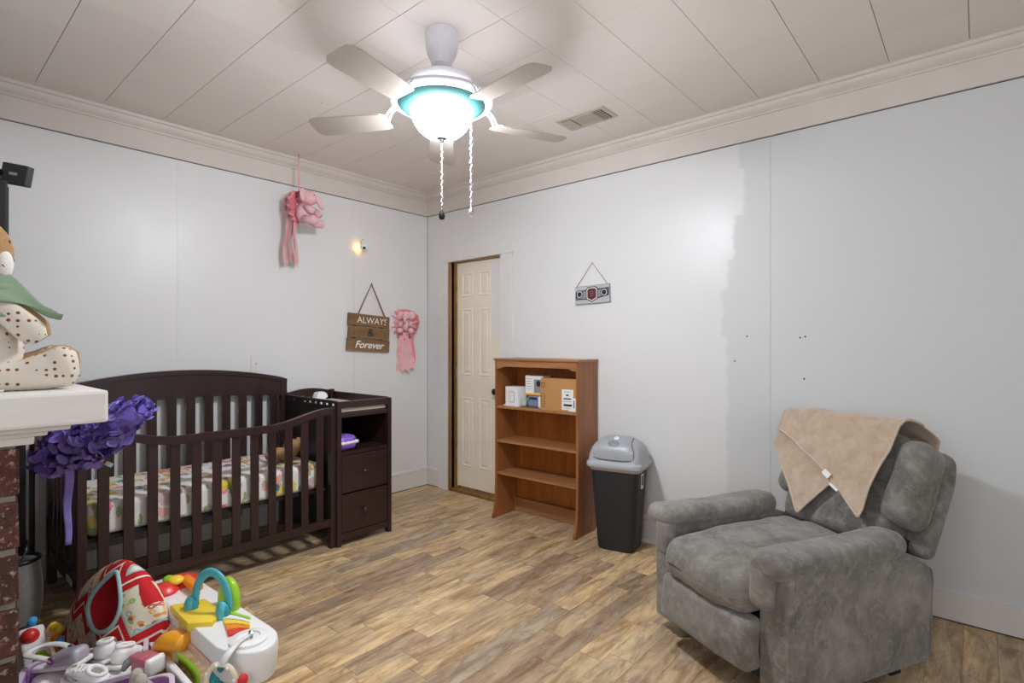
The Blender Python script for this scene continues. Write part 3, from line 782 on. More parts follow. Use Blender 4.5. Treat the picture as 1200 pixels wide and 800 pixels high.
# belt plaque
bp = thing('wall_plaque', 'small grey plaque with maroon badge hung on cord beside the door', 'wall plaque', (1.800, -.006, 1.655), rot=(0, R(-1.5), 0))
obj('board', bx(-.143, .143, -.009, .002, -.068, .062, bev=.002), 'steel' if False else 'greyink', bp)
obj('face', bx(-.140, .140, -.0098, -.009, -.065, .059), plain('pale_grey_print', 'b9bdc0', .5), bp)
obj('band', prism(B(), [(-.137, -.035), (-.137, .022), (-.05, .034), (.05, .034), (.137, .036), (.137, -.018), (.05, -.034), (-.05, -.036)], -.0108, -.0098, 'xz'), 'ink', bp)
obj('band_print', prism(B(), [(-.128, -.028), (-.128, .015), (-.05, .027), (.05, .027), (.128, .028), (.128, -.011), (.05, -.027), (-.05, -.029)], -.0113, -.0108, 'xz'), 'medallion', bp)
for nm, s_, m_, yo in (('badge_border', 1.0, 'ink', -.0118), ('badge_border', .88, 'paper', -.0124), ('badge', .76, plain('maroon_print', '5a2430', .5, .3, 60), -.013)):
    obj(nm, prism(B(), [(a_*s_, c_*s_) for a_, c_ in ((-.048, .036), (-.03, .052), (.03, .052), (.048, .040), (.048, -.034), (.0, -.058), (-.048, -.036))], yo, yo+.001, 'xz'), m_, bp)
for xx in (-.103, .100):
    for rr, m_, yo in ((.030, 'ink', -.0118), (.0235, 'paper', -.0124), (.0185, 'ink', -.013)):
        obj('medallion', lathe(B(), [(rr, 0), (rr, .001)], 20, (xx, yo, .004), 'y'), m_, bp)
for k, w_ in enumerate((.026, .034, .022)): obj('lettering', bx(-w_/2, w_/2, -.0136, -.013, .016-k*.014, .019-k*.014), 'rose', bp)
obj('cord', tube(B(), [(-.135, -.006, .056), (.005, -.004, .222), (.128, -.006, .056)], .0022, 6), 'jute', bp)
# nail holes and anchors on the north wall
for x_, z_, lb in ((3.155, 1.34, 'larger nail stub of the pair above the recliner, right of the panel seam'), (3.13, 1.335, 'tiny nail hole just beside a larger stub above the recliner'), (3.15, 1.11, 'dark nail stub directly above the blanket on the recliner'),
                   (2.85, 1.345, 'upper nail stub left of the vertical panel seam'), (2.78, 1.2, 'lower nail stub left of the panel seam beside the ragged paint edge')):
    tag(obj('nail', lathe(B(), [(.005, 0), (.004, -.004)], 8, (x_, 0, z_), 'y'), 'crack'), lb, 'nail', 'nails left in the wall')

# ------------------------------------------------------------------ crib with changing table
cr = thing('crib', 'dark espresso crib with slatted rails attached to a changing table', 'crib', (0, 0, 0))
XF, YL, YR = .76, -2.715, -1.405
def railcurve(y):
    t = (y-YL)/(YR-YL); s = abs(t-.5)*2
    k = min(1, max(0, (s-.35)/.60)); k = k*k*(3-2*k)
    return .826+.068*k
b = B(); n = 36; poly = [(lerp(YL+.02, YR-.03, i/n), railcurve(lerp(YL+.02, YR-.03, i/n))) for i in range(n+1)]
prism(b, poly+[(y, z-.042) for y, z in reversed(poly)], XF-.030, XF+.004, 'yz', bev=.004)
obj('front_rail', b, 'espresso_y', cr)
obj('bottom_rail', bx(XF-.028, XF, YL+.03, YR-.03, .142, .188, bev=.003), 'espresso_y', cr)
for k in range(12):
    y = -2.612+k*.1005
    obj('slat', bx(XF-.022, XF-.008, y-.023, y+.023, .18, railcurve(y)-.03, bev=.003), 'espresso', cr)
for y0 in (YL, YR-.035):
    obj('post', bx(XF-.035, XF+.005, y0, y0+.038, 0, .885 if y0 == YL else .893, bev=.004), 'espresso', cr)
# headboard against the wall
def head(y):
    t = (y-YL)/(YR+.02-YL); return 1.04+.085*math.sin(math.pi*min(1, max(0, t)))**.8
n = 30; ys = [lerp(YL, YR+.02, i/n) for i in range(n+1)]
def headlow(y): return head(y)-.135 if True else 0
poly = [(y, head(y)-.006) for y in ys]; low = [(y, .93+.03*math.sin(math.pi*(y-YL)/(YR+.02-YL))) for y in reversed(ys)]
obj('headboard', prism(B(), poly+low, .045, .072, 'yz'), 'espresso', cr)
obj('headboard_cap', prism(B(), [(y, head(y)+.010) for y in ys]+[(y, head(y)-.018) for y in reversed(ys)], .036, .084, 'yz', bev=.003), 'espresso_y', cr)
for k in range(11):
    y = -2.55+k*.1075
    obj('back_slat', bx(.051, .066, y-.027, y+.027, .33, .97), 'espresso', cr)
obj('back_rail', bx(.045, .072, YL, YR+.02, .30, .37), 'espresso_y', cr)
for y0 in (YL, YR-.02): obj('back_post', bx(.038, .08, y0, y0+.04, 0, 1.035, bev=.003), 'espresso', cr)
# left end
obj('end_rail', bx(.08, XF-.03, YL+.005, YL+.030, .80, .845, bev=.003), 'espresso', cr)
obj('end_rail', bx(.08, XF-.03, YL+.005, YL+.030, .142, .20, bev=.003), 'espresso', cr)
for k in range(6): obj('end_slat', bx(.155+k*.095, .19+k*.095, YL+.01, YL+.024, .19, .81), 'espresso', cr)
obj('warning_label', bx(.52, .64, YL+.003, YL+.005, .155, .187), 'paper', cr)
# mattress support: frame with sprung deck hung low behind the slats, then a sheet for the dim wall
obj('support_and_dim_wall', bx(.09, .715, YL+.04, YR-.045, .365, .383), 'blackm', cr)
obj('support_and_dim_wall', bx(.085, .10, YL+.04, YR-.3, .14, .36), plain('dim_wall_grey', '8d8a86', .7, .1, 8), cr)  # no support: grey sheet painted as the shaded white wall below the mattress
# changing table
CY0, CY1 = -1.4, -.995
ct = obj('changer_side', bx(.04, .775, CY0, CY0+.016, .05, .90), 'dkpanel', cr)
obj('changer_side', bx(.04, .775, CY1-.016, CY1, .05, .93), 'espresso', cr)
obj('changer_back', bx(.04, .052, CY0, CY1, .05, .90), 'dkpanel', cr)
for y0 in (CY0-.006, CY1-.022): obj('changer_post', bx(.745, .785, y0, y0+.030, 0, .93, bev=.003), 'espresso', cr)
for y0 in (CY0, CY1-.03): obj('changer_post', bx(.03, .065, y0, y0+.030, 0, .95, bev=.003), 'espresso', cr)
obj('changer_apron', bx(.757, .782, CY0+.024, CY1-.022, .885, .930, bev=.003), 'espresso_y', cr)
obj('changer_apron', bx(.757, .778, CY0+.024, CY1-.022, .825, .855, bev=.003), 'espresso_y', cr)
obj('changing_top', bx(.05, .758, CY0+.016, CY1-.016, .842, .856), 'espresso_y', cr)
tag(obj('changing_pad', rbox(B(), .07, .765, CY0+.024, CY1-.024, .857, .880, .010, 2, 3), plain('cream_vinyl_pad', 'd7cdbd', .5)), 'cream pad lying inside the top of the changing table', 'pad')
n = 20; ys2 = [lerp(CY0, CY1, i/n) for i in range(n+1)]
obj('changer_rail', prism(B(), [(y, .935+.032*math.sin(math.pi*(y-CY0)/(CY1-CY0))) for y in ys2]+[(y, .912) for y in reversed(ys2)], .036, .058, 'yz'), 'espresso_y', cr)
for y0 in (CY0, CY1-.014):
    obj('changer_rail', bx(.05, .76, y0, y0+.014, .915 if y0 == CY0 else .912, .935, bev=.002), 'espresso', cr)
for k in range(9):
    x0 = .08+k*.072
    obj('gallery_slat', bx(x0, x0+.035, CY0+.003, CY0+.012, .895, .918), 'espresso', cr); obj('gallery_slat', bx(x0, x0+.035, CY1-.012, CY1-.003, .895, .918), 'espresso', cr)
for k in range(6): obj('gallery_slat', bx(.042, .052, CY0+.05+k*.06, CY0+.075+k*.06, .88, .918), 'espresso', cr)
obj('changer_shelf', bx(.05, .772, CY0+.016, CY1-.016, .588, .604), 'espresso_y', cr)
for (z0, z1) in ((.338, .578), (.085, .328)):
    d_ = obj('drawer', bx(.55, .781, CY0+.028, CY1-.026, z0, z1, bev=.003), 'espresso_y', cr)
    k_ = lathe(B(), [(.006, 0), (.006, .012), (.014, .018), (.015, .024), (.009, .029)], 16, (.781, (CY0+CY1)/2-.01, (z0+z1)/2), 'x'); obj('knob', k_, 'espresso', d_, smooth='auto')
obj('changer_plinth', bx(.757, .780, CY0+.024, CY1-.022, .035, .08, bev=.002), 'espresso_y', cr)
obj('changer_rail', bx(.757, .779, CY0+.024, CY1-.022, .583, .602), 'espresso_y', cr)

def puff(a, s, o=0): return lambda p, u: p+Vector((0, 0, a*nz(p, s, o)))
mt = tag(obj('crib_mattress', rbox(B(), .095, .712, -2.665, -1.455, .3835, .54, .03, 4, 10, disp=lambda p, u: p+Vector((.006*nz(p, 9), .006*nz(p, 8, 3), .006*nz(p, 10, 5)))), 'floral', smooth=True), 'crib mattress under a white fitted sheet printed with flowers', 'mattress')
# tan toy dog lying on the mattress
tb = thing('plush_toy', 'tan plush toy slumped at the far end of the crib mattress', 'plush toy', (.45, -1.60, .542))
obj('toy_body', ell(B(), (0, -.03, .045), .05, .085, .045, 16, 10), 'plush', tb, smooth=True)
obj('toy_head', ell(B(), (.0, .06, .075), .055, .055, .06, 16, 10), 'plush', tb, smooth=True)
obj('ear', ell(B(), (.03, .02, .125), .012, .022, .028, 10, 8), 'plush', tb, smooth=True); obj('ear', ell(B(), (.02, .095, .115), .012, .022, .028, 10, 8), 'plush', tb, smooth=True)
obj('paw', tube(B(), [(.03, -.05, .03), (.07, -.10, .022), (.09, -.125, .02)], [.024, .024, .016], 10), 'plush', tb, smooth=True)
# diaper pack
dp = thing('wipes_pack', 'purple and white packet lying in the open changing table shelf', 'packet', (.70, -1.315, .604), R(8))
def pk(p, u): return p+Vector((.004*nz(p, 30), 0, .005*nz(p, 26, 4)))
obj('pack', rbox(B(), -.07, .07, -.075, .075, .0, .10, .045, 4, 6, disp=pk), 'purpack', dp, smooth=True)
obj('white_band', rbox(B(), -.0715, .0715, -.0735, .076, .042, .064, .008, 2, 5, disp=None), 'paper', dp, smooth=True)
b = B(); lathe(b, [(.012, .074), (.028, .080), (.036, .082), (.020, .092), (.008, .086)], 9, (.0, 0, .05), 'y')
for v in b.verts: v.co += Vector((.005*nz(v.co, 60), .004*nz(v.co, 50, 2), .005*nz(v.co, 60, 7)))
obj('gathered_end', b, 'paper', dp)
# white folded device on the changer rail
wd = thing('baby_monitor', 'white arched plastic gadget standing on the changing table top', 'baby monitor', (.40, -1.305, .880))
b = B(); pr = [(-.05, 0), (-.042, .065), (-.028, .085), (.015, .088), (.034, .075), (.042, .05), (.022, .048), (.018, .035), (.012, .02), (.010, 0)]
prism(b, pr, -.03, .03, 'yz', bev=.004); obj('shell', b, 'white', wd, smooth='auto')
obj('foot', bx(-.034, .034, -.055, .045, -.0005, .006, bev=.002), 'white', wd)

# ------------------------------------------------------------------ bookcase
bk = thing('bookcase', 'orange-brown wooden bookcase with open shelves and flared feet', 'bookcase', (1.115, -.285, 0), R(1.7))
WB, HB = .735, 1.178
def side(x0):
    poly = [(.255, 0), (.255, HB), (.0, HB), (.0, .30), (-.006, .14), (-.022, .05), (-.038, .022), (-.038, 0), (.0, 0), (.02, .0)]
    return prism(B(), [(y, z) for y, z in poly], x0, x0+.018, 'yz')
obj('side_panel', side(0), 'oakside', bk); obj('side_panel', side(WB-.018), 'oakside', bk)
obj('top', bx(-.006, WB+.006, -.010, .257, HB, HB+.016, bev=.003), 'oakx', bk)
obj('back_panel', bx(.018, WB-.018, .246, .254, .03, HB), 'oak', bk)
zz = HB
pl = [(0, 0), (0, -.062), (.03, -.062), (.05, -.050), (.07, -.046), (WB-.036-.07, -.046), (WB-.036-.05, -.050), (WB-.036-.03, -.062), (WB-.036, -.062), (WB-.036, 0)]
obj('valance', prism(B(), [(.018+a_, zz+c_) for a_, c_ in pl], .0, .016, 'xz'), 'oakx', bk)
for z in (.838, .583, .342): obj('shelf', bx(.018, WB-.018, .004, .246, z-.018, z, bev=.002), 'oakx', bk)
obj('bottom_rail', bx(.018, WB-.018, .215, .246, .004, .105), 'oakx', bk)
SH = .838
def onshelf(name, label, cat, x_, y_, rz=0, group=None):
    v = Matrix.Rotation(R(1.7), 3, 'Z') @ Vector((x_, y_, 0)); return thing(name, label, cat, (1.115+v.x, -.285+v.y, SH), R(1.7)+rz, group)
t = onshelf('white_box', 'small white box with rounded outline print at the shelf end', 'box', .13, .09, R(-6))
obj('carton', bx(-.065, .065, -.05, .05, .006, .145, bev=.006), 'white', t); obj('base_lip', bx(-.075, .072, -.058, .05, 0, .010, bev=.002), 'whitesoft', t)
for (s_, m_, yo) in ((1.0, 'greyink', -.0512), (.9, 'white', -.0518)):
    obj('print_outline', prism(B(), [(a_*s_, .068+c_*s_) for a_, c_ in ((-.024, .034), (-.019, .041), (.028, .041), (.034, .034), (.034, -.033), (.028, -.039), (-.019, -.039), (-.024, -.033))], yo, yo+.0008, 'xz'), m_, t)
for k in range(3): obj('print_dot', bx(-.008+.008*k, -.004+.008*k, -.0525, -.0518, .05+.012*k, .056+.012*k), 'greyink', t)
t = onshelf('camera_box', 'white product box with black camera picture and orange base stripe', 'box', .305, .13, R(2))
obj('carton', bx(-.078, .078, -.05, .05, .088, .232, bev=.002), 'paper', t)
obj('stripe', bx(-.0785, .0785, -.0508, .0505, .088, .101), 'amber', t)
obj('photo_panel', bx(.0, .074, -.0507, -.05, .106, .205), 'greyink', t)
obj('printed_camera', ell(B(), (.040, -.0512, .175), .020, .002, .022, 16, 8), 'ink', t)
for k in range(5): obj('print_line', bx(-.07, -.02-.006*(k % 3), -.0506, -.05, .205-.018*k, .208-.018*k), 'greyink', t)
t = onshelf('wrapped_packet', 'small clear and blue wrapped packet under the camera box', 'packet', .33, .115, R(-4))
obj('pack', rbox(B(), -.075, .075, -.05, .06, .0, .084, .018, 3, 4, disp=lambda p, u: p+Vector((.004*nz(p, 40), .004*nz(p, 44, 3), 0))), 'clearp', t, smooth=True)
obj('paper_end', rbox(B(), .03, .08, -.058, .055, .0, .0835, .012, 2, 3), 'paper', t, smooth=True)
obj('print_strip', bx(-.05, .02, -.053, -.047, .06, .075), 'ink', t)
t = onshelf('wrapped_packet', 'pale green crumpled packet between the white box and blue packet', 'packet', .215, .10, R(8))
obj('pack', rbox(B(), -.024, .026, -.05, .05, .0, .062, .018, 3, 4, disp=lambda p, u: p+Vector((.006*nz(p, 40, 9), .004*nz(p, 44, 3), 0))), 'greenpale', t, smooth=True)
t = onshelf('cardboard_box', 'brown cardboard shipping box with white labels on the top shelf', 'box', .562, .125, R(1))
obj('carton', bx(-.150, .150, -.11, .11, .0, .218, bev=.002), 'cardboard', t)
obj('flap', bx(-.149, .149, -.109, .109, .2185, .222), 'cardboard', t)
obj('shipping_label', bx(.03, .122, -.1115, -.11, .012, .152), 'paper', t)
obj('shipping_label', bx(.085, .142, -.1125, -.1115, .004, .095), 'paper', t)
for k, (x0, x1, z0, z1) in enumerate(((.05, .10, .135, .137), (.065, .085, .108, .118), (.045, .105, .085, .093), (.04, .11, .07, .072), (.045, .112, .038, .052), (.05, .10, .024, .026), (.125, .132, .03, .08))):
    obj('label_print', bx(x0, x1, -.1130, -.1125, z0, z1), 'ink', t)
for xx in (-.137, -.117):
    obj('arrow_print', prism(B(), [(xx-.002, .165), (xx-.002, .188), (xx-.006, .188), (xx, .197), (xx+.006, .188), (xx+.002, .188), (xx+.002, .165)], -.1108, -.11, 'xz'), 'ink', t)
obj('arrow_print', bx(-.145, -.109, -.1108, -.11, .158, .161), 'ink', t)
b = B(); 
for k in range(6): box(b, -.148, -.112, -.1108, -.11, .022+.02*k*.9, .0245+.02*k*.9)
box(b, -.148, -.146, -.1108, -.11, .02, .115); box(b, -.114, -.112, -.1108, -.11, .02, .115); obj('symbol_print', b, 'ink', t)

# ------------------------------------------------------------------ swing-lid bin
tc_ = thing('trash_can', 'charcoal plastic trash can with grey swing lid beside the bookcase', 'trash can', (2.120, -.195, 0), R(12))
def ring_rr(w, d, r, z, k=6):
    out = []
    for sx, sy, a0 in ((1, 1, 0), (-1, 1, 90), (-1, -1, 180), (1, -1, 270)):
        for i in range(k+1):
            a = R(a0+90*i/k); out.append((sx*(w-r)+r*math.cos(a), sy*(d-r)+r*math.sin(a), z))
    return out
def loft(b, rings, caps=(True, True), mi=0):
    V = [[b.verts.new(p) for p in r] for r in rings]
    for a, c in zip(V, V[1:]):
        for i in range(len(a)): f = b.faces.new((a[i], a[(i+1) % len(a)], c[(i+1) % len(a)], c[i])); f.material_index = mi
    if caps[0]: b.faces.new(list(reversed(V[0])))
    if caps[1]: b.faces.new(V[-1])
    return b
obj('bucket', loft(B(), [ring_rr(.112, .095, .05, 0), ring_rr(.122, .104, .05, .008), ring_rr(.156, .128, .045, .508), ring_rr(.160, .132, .045, .512), ring_rr(.160, .132, .045, .52)]), 'binbody', tc_, smooth='auto')
obj('inner_bag', loft(B(), [ring_rr(.163, .135, .045, .505), ring_rr(.163, .135, .045, .524)]), plain('pale_pink_bag', 'b9a5a3', .5), tc_)
lid = obj('lid', loft(B(), [ring_rr(.176, .148, .05, .522), ring_rr(.182, .153, .052, .530), ring_rr(.180, .151, .05, .552), ring_rr(.171, .142, .05, .562), ring_rr(.166, .137, .05, .598), ring_rr(.154, .124, .05, .638), ring_rr(.134, .102, .05, .670), ring_rr(.10, .072, .04, .689), ring_rr(.04, .03, .02, .696)]), 'binlid', tc_, smooth='auto')
# swing flap: curved door on the front slope
b = B()
def flap(u, v):
    x_ = (u-.5)*2
    P_ = ((-.145, .578, .136), (-.1425, .600, .134), (-.131, .640, .128), (-.108, .673, .116), (-.076, .694, .104), (-.02, .704, .096), (.04, .703, .09))
    t = v*6; i = min(5, int(t)); t -= i; a_, b_ = P_[i], P_[i+1]
    y_, z_, wv = (lerp(a_[k], b_[k], t) for k in range(3))
    c_ = abs(x_)**5
    return (x_*wv*(1-.05*abs(2*v-1)**5), y_+.010*c_*(v < .5), z_+(.010*c_ if v < .3 else -.008*c_))
sheet(b, flap, 14, 12, thick=-.006, uvs=False); fo = obj('flap', b, 'binlid2', lid, smooth='auto')
obj('flap_gap', tube(B(), [flap(u, v) for u, v in [(k/10, .0) for k in range(11)]+[(1, k/8) for k in range(1, 9)]], .0022, 6), 'crack', fo)
obj('round_sticker', lathe(B(), [(.017, 0), (.017, .0015)], 18, (0, 0, 0)), 'paper', lid, loc=(.0, -.055, .7015), rot=(R(28), 0, 0))
b = B(); ell(b, (0, 0, 0), .036, .024, .006, 16, 8); obj('thumb_recess', b, plain('recess_grey', '85888f', .3), lid, loc=(-.004, -.104, .676), rot=(R(42), 0, 0))
obj('label_sticker', bx(-.026, .026, -.001, .001, -.045, .045), 'paper', tc_, loc=(.1545, -.02, .44), rot=(0, R(3.6), R(90)))
obj('label_print', bx(-.014, .014, -.0016, .0016, -.03, .03), 'ink', tc_, loc=(.1552, -.02, .445), rot=(0, R(3.6), R(90)))

# ------------------------------------------------------------------ recliner
rc = thing('recliner', 'grey suede recliner armchair with padded arms and a beige throw on it', 'armchair', (3.3875, -1.2756, .0455), R(-27)); rc.scale = (.965, .965, .965)
WC = .76
def soft(a=.008, s=7, o=0):
    def f(p, u): return p+Vector((a*nz(p, s, o), a*nz(p, s, o+5), a*nz(p, s, o+9)))
    return f
panel = [(.0, .015), (.775, .015), (.79, .03), (.812, .34), (.80, .385), (.74, .43), (.66, .462), (.5, .478), (.02, .50), (.0, .49)]
for (u0, u1) in ((-.14, 0), (-WC, -WC+.14)):
    b = B(); prism(b, [(y, z) for y, z in panel], u0, u1, 'yz', bev=.014, seg=3); obj('arm_panel', b, 'suede', rc, smooth='auto')
    uo = u1+.0005 if u0 > -.5 else u0-.0005
    obj('piping', tube(B(), curve([(uo, .028, .02), (uo, .028, .25), (uo, .03, .44), (uo, .06, .478), (uo, .45, .462), (uo, .66, .443), (uo, .745, .405), (uo, .79, .345), (uo, .772, .03)], 6), .0035, 6), 'suede', rc, smooth=True)
    def padfn(p, u, u0=u0):
        z = p.z+.008*nz(p, 8, 2)+.008*(1-u.x**2)*(u.z > 0)-.008*math.sin(max(0, p.y)*4.9)
        return Vector((p.x+.006*nz(p, 9, 1), p.y, z))
    b = B(); rbox(b, u0-.012, u1+.012, -.055, .64, .455, .545, .042, 4, 10, disp=padfn)
    ap = obj('arm_pad', b, 'suede', rc, smooth=True)
    ix = (u0-.012, u0+.085) if u0 > -.5 else (u1-.085, u1+.012)
    b = B(); rbox(b, ix[0], ix[1], -.055, .02, .325, .50, .036, 4, 6, disp=lambda p, u: Vector((p.x, p.y+.03*max(0, .46-p.z)*1.0, p.z))+Vector((.004*nz(p, 12), 0, 0)))
    obj('arm_front_roll', b, 'suede', ap, smooth=True)
def seatfn(p, u):
    x, y, z = p
    z += .022*(1-u.x**2)*(1-min(1, abs(u.y))**3)*(u.z > 0)-.010*math.exp(-((x+WC/2+.10)/.012)**2)-.010*math.exp(-((x+WC/2-.10)/.012)**2)
    if u.z > 0: z -= .05*max(0, -u.y-.1)*.4
    y -= .02*(1-u.x**2)*(u.y < 0)
    return Vector((x, y, z))+Vector((.006*nz(p, 9), .008*nz(p, 8, 2), .010*nz(p, 9, 4)+.004*nz(p, 22, 4)))
b = B(); rbox(b, -WC+.135, -.135, -.085, .70, .262, .455, .085, 5, 14, disp=seatfn); obj('seat', b, 'suede', rc, smooth=True)
b = B(); rbox(b, -WC+.14, -.13, -.082, .02, .075, .272, .03, 4, 12, disp=lambda p, u: p+Vector((.003*nz(p, 9), -.010*(1-u.x**2)+.006*nz(p, 7, 2)-.006*math.sin((p.z-.1)*30), .003*nz(p, 9, 4)))); obj('footrest', b, 'suede', rc, smooth=True)
obj('base_frame', bx(-WC+.10, -.10, .04, .72, .02, .26), 'blackm', rc)
for (x_, y_) in ((-.09, .12), (-.09, .66), (-WC+.09, .14), (-WC+.09, .66)): obj('foot', bx(x_-.03, x_+.03, y_-.03, y_+.03, -.047, .05), 'blackm', rc)
LEAN = R(27)
bkr = obj('backrest', rbox(B(), -WC+.04, -.025, .0, .078, -.03, .425, .035, 4, 10, disp=lambda p, u: Vector((p.x-(.03*max(0, u.z-.5) if u.x > 0 else -.03*max(0, u.z-.5)), p.y-.02*max(0, u.z)*max(0, u.z), p.z+.022*(1-u.x**2)*(u.z > 0)))+Vector((0, .004*nz(p, 8), 0))), 'suede', rc, smooth=True, loc=(0, .806, .445), rot=(-LEAN, 0, 0))
obj('recline_hinge', bx(-WC+.10, -.10, -.06, .05, -.20, .02), 'blackm', bkr)
def bol(s):
    def f(p, u): return p+Vector((.006*nz(p, 11, s), .010*nz(p, 12, s+3)+.008*math.sin(p.z*46)*max(0, -u.z-.4)-.0, .006*nz(p, 10, s+6)))+Vector((0, -.018*(1-u.x**2)*(u.y < 0), 0))
    return f
b = B(); rbox(b, -.185, -.035, -.155, .02, .055, .425, .062, 5, 10, disp=bol(0)); obj('side_bolster', b, 'suede', bkr, smooth=True)
b = B(); rbox(b, -WC+.05, -WC+.19, -.155, .02, .055, .425, .062, 5, 10, disp=bol(7)); obj('side_bolster', b, 'suede', bkr, smooth=True)
b = B(); rbox(b, -WC+.15, -.165, -.122, .02, .16, .455, .06, 5, 14, disp=lambda p, u: p+Vector((0, -.018*(1-u.x**2)+.010*nz(p, 9), .012*(1-u.x**2)*(u.z > 0)))); obj('head_cushion', b, 'suede', bkr, smooth=True)
b = B(); rbox(b, -WC+.11, -.120, -.128, .03, -.06, .24, .06, 5, 14, disp=lambda p, u: p+Vector((0, -.02*(1-u.x**2)+.010*nz(p, 9, 4)+.010*math.exp(-((p.x+WC/2)/.01)**2), 0))); obj('lumbar_cushion', b, 'suede', bkr, smooth=True)
# blanket over the back
BM = Matrix.Translation((3.3875, -1.2756, .0455)) @ Matrix.Rotation(R(-27), 4, 'Z') @ Matrix.Scale(.965, 4) @ Matrix.Translation((0, .806, .445)) @ Matrix.Rotation(-LEAN, 4, 'X')
bl = thing('throw_blanket', 'beige fleece throw draped over the back of the grey recliner', 'blanket')
bl.matrix_world = BM
TOP = .502
def drape(xa, s, off, amp=.010):
    """s = distance from the top edge centre: negative behind, positive in front (local backrest frame)"""
    yf, yb, r = -.182-off, .082+off*.2, .10
    top = TOP+off-.05*max(0, abs(xa+WC/2)-.20)**1.2*2
    half = (yb-yf)/2; c = (yf+yb)/2; arc = half
    if s < -arc: y, z = yb, top-.03-(-s-arc)
    elif s > arc: y, z = yf, top-.045-(s-arc)
    else:
        t = s/arc; y = c-half*math.sin(t*math.pi/2); z = top-.045*(1-math.cos(t*math.pi/2)) if t > 0 else top-.03*(1-math.cos(t*math.pi/2))
    w = nz((xa*5, s*3.0, off*30), 1.6)*amp*1.6+math.sin(xa*26+s*5+2.5*nz((xa, s, 0), 3))*amp*.8*min(1, abs(s)*3)
    fold = w
    if s > arc: return (xa+.3*w, y-abs(fold)*1.2-.004, z)
    if s < -arc: return (xa, y+abs(fold)*.15+.002, z)
    return (xa, y, z+abs(fold)*.8)
XL, XR = -WC+.015, -.150
def upper(u, v):
    x0 = lerp(XL, XR, u)
    end = lerp(.245, .585, u**1.1)
    s = lerp(-.22, end, v)
    x_ = x0-(.04*max(0, s-.1)/.35 if u > .5 else 0)*((u-.5)*2)+.0
    return drape(x_, s, .010, .024)
obj('fleece', sheet(B(), upper, 44, 54, thick=.006, uvs=False), 'fleece', bl, smooth=True)
def lower(u, v):
    x0 = lerp(XL-.012, -.28, u)
    end = .30+.335*max(0, (1-abs(u-.55)/.55 if u < .55 else 1-(u-.55)/.45))**1.05
    return drape(x0, lerp(.16, end, v), .001, .005)
obj('fleece', sheet(B(), lower, 36, 24, thick=.005, uvs=False), 'fleece', bl, smooth=True)
obj('hem', tube(B(), [upper(k/44, 1) for k in range(45)], .006, 8), 'fleece_edge', bl, smooth=True)
obj('hem', tube(B(), [upper(1, .28+.72*k/44) for k in range(45)], .006, 8), 'fleece_edge', bl, smooth=True)
obj('hem', tube(B(), [lower(k/36, 1) for k in range(37)], .005, 8), 'fleece_edge', bl, smooth=True)
pt = Vector(upper(.60, 1)); obj('care_tag', bx(-.022, .022, -.0012, .0012, -.012, .014, bev=.0005), 'paper', bl, loc=pt+Vector((0, -.018, .004)), rot=(0, R(28), 0))
pt = Vector(upper(.72, 1)); obj('care_tag', bx(-.026, .026, -.0012, .0012, -.006, .006), 'paper', bl, loc=pt+Vector((0, -.018, -.006)), rot=(0, R(28), 0))

# ------------------------------------------------------------------ fireplace
fp = thing('fireplace', 'old red brick fireplace with thick white painted wooden mantel shelf', 'fireplace', (0, 0, 0))
BX0, BX1, BY0, BY1 = .45, 1.86, -4.2, -3.04
obj('mortar_core', bx(BX0+.006, BX1-.006, BY0, BY1-.006, 0, 1.035), 'mortar', fp)
bl_, bh_, bd_, j_ = .280, .129, .05, .017
bb = {}
def brick_mesh(L, D, seed):
    k = (round(L, 3), round(D, 3), seed)
    if k not in bb:
        rr = random.Random(seed); b = bx(0, D, 0, L, 0, bh_, bev=.006)
        for v in b.verts: v.co += Vector((rr.uniform(-.0025, .0025), rr.uniform(-.002, .002), rr.uniform(-.002, .002)))
        me = bpy.data.meshes.new('brick'); bmesh.ops.recalc_face_normals(b, faces=b.faces); b.to_mesh(me); b.free(); me.materials.append(M['brick']); bb[k] = me
    return bb[k]
z = .006; row = 0
while z+bh_ < 1.04:
    L0 = .14 if row % 2 else .28
    y = BY1; first = True
    while y > BY1-.75:                      # east face
        L = L0 if first else .28
        o = bpy.data.objects.new('brick', brick_mesh(L, .05, (row*3+int(y*10)) % 7)); COL.objects.link(o); o.parent = fp
        o.location = (BX1-.045+random.uniform(-.003, .003), y-L, z); y -= L+j_; first = False
    x = BX1-.05-j_; first = True
    while x > BX0+.05:                      # north face
        L = L0*.75 if first else .28
        L = min(L, x-BX0)
        o = bpy.data.objects.new('brick', brick_mesh(L, .05, (row+int(x*10)) % 7)); COL.objects.link(o); o.parent = fp
        o.rotation_euler = (0, 0, R(90)); o.location = (x, BY1-.045+random.uniform(-.003, .003), z); x -= L+j_; first = False
    z += bh_+j_; row += 1
def mould(z0, z1, e, bev=.003): return bx(BX0-e*.4, BX1+e, BY0, BY1+e, z0, z1, bev=bev)
obj('mantel_moulding', mould(1.022, 1.046, .030, .006), 'mantel', fp)
obj('mantel_moulding', mould(1.046, 1.062, .055, .007), 'mantel', fp)
obj('mantel_moulding', mould(1.062, 1.080, .098, .008), 'mantel', fp)
obj('mantel_shelf', bx(BX0-.06, 2.010, BY0, -2.868, 1.0795, 1.170, bev=.009), 'mantel', fp)
obj('chimney_breast', bx(BX0+.1, 1.62, RY, -3.42, 1.17, RZ-.001), 'wall_o', fp)
obj('chimney_back', bx(BX0+.006, BX1-.3, RY, BY0, 0, 1.17), 'wall_o', fp)

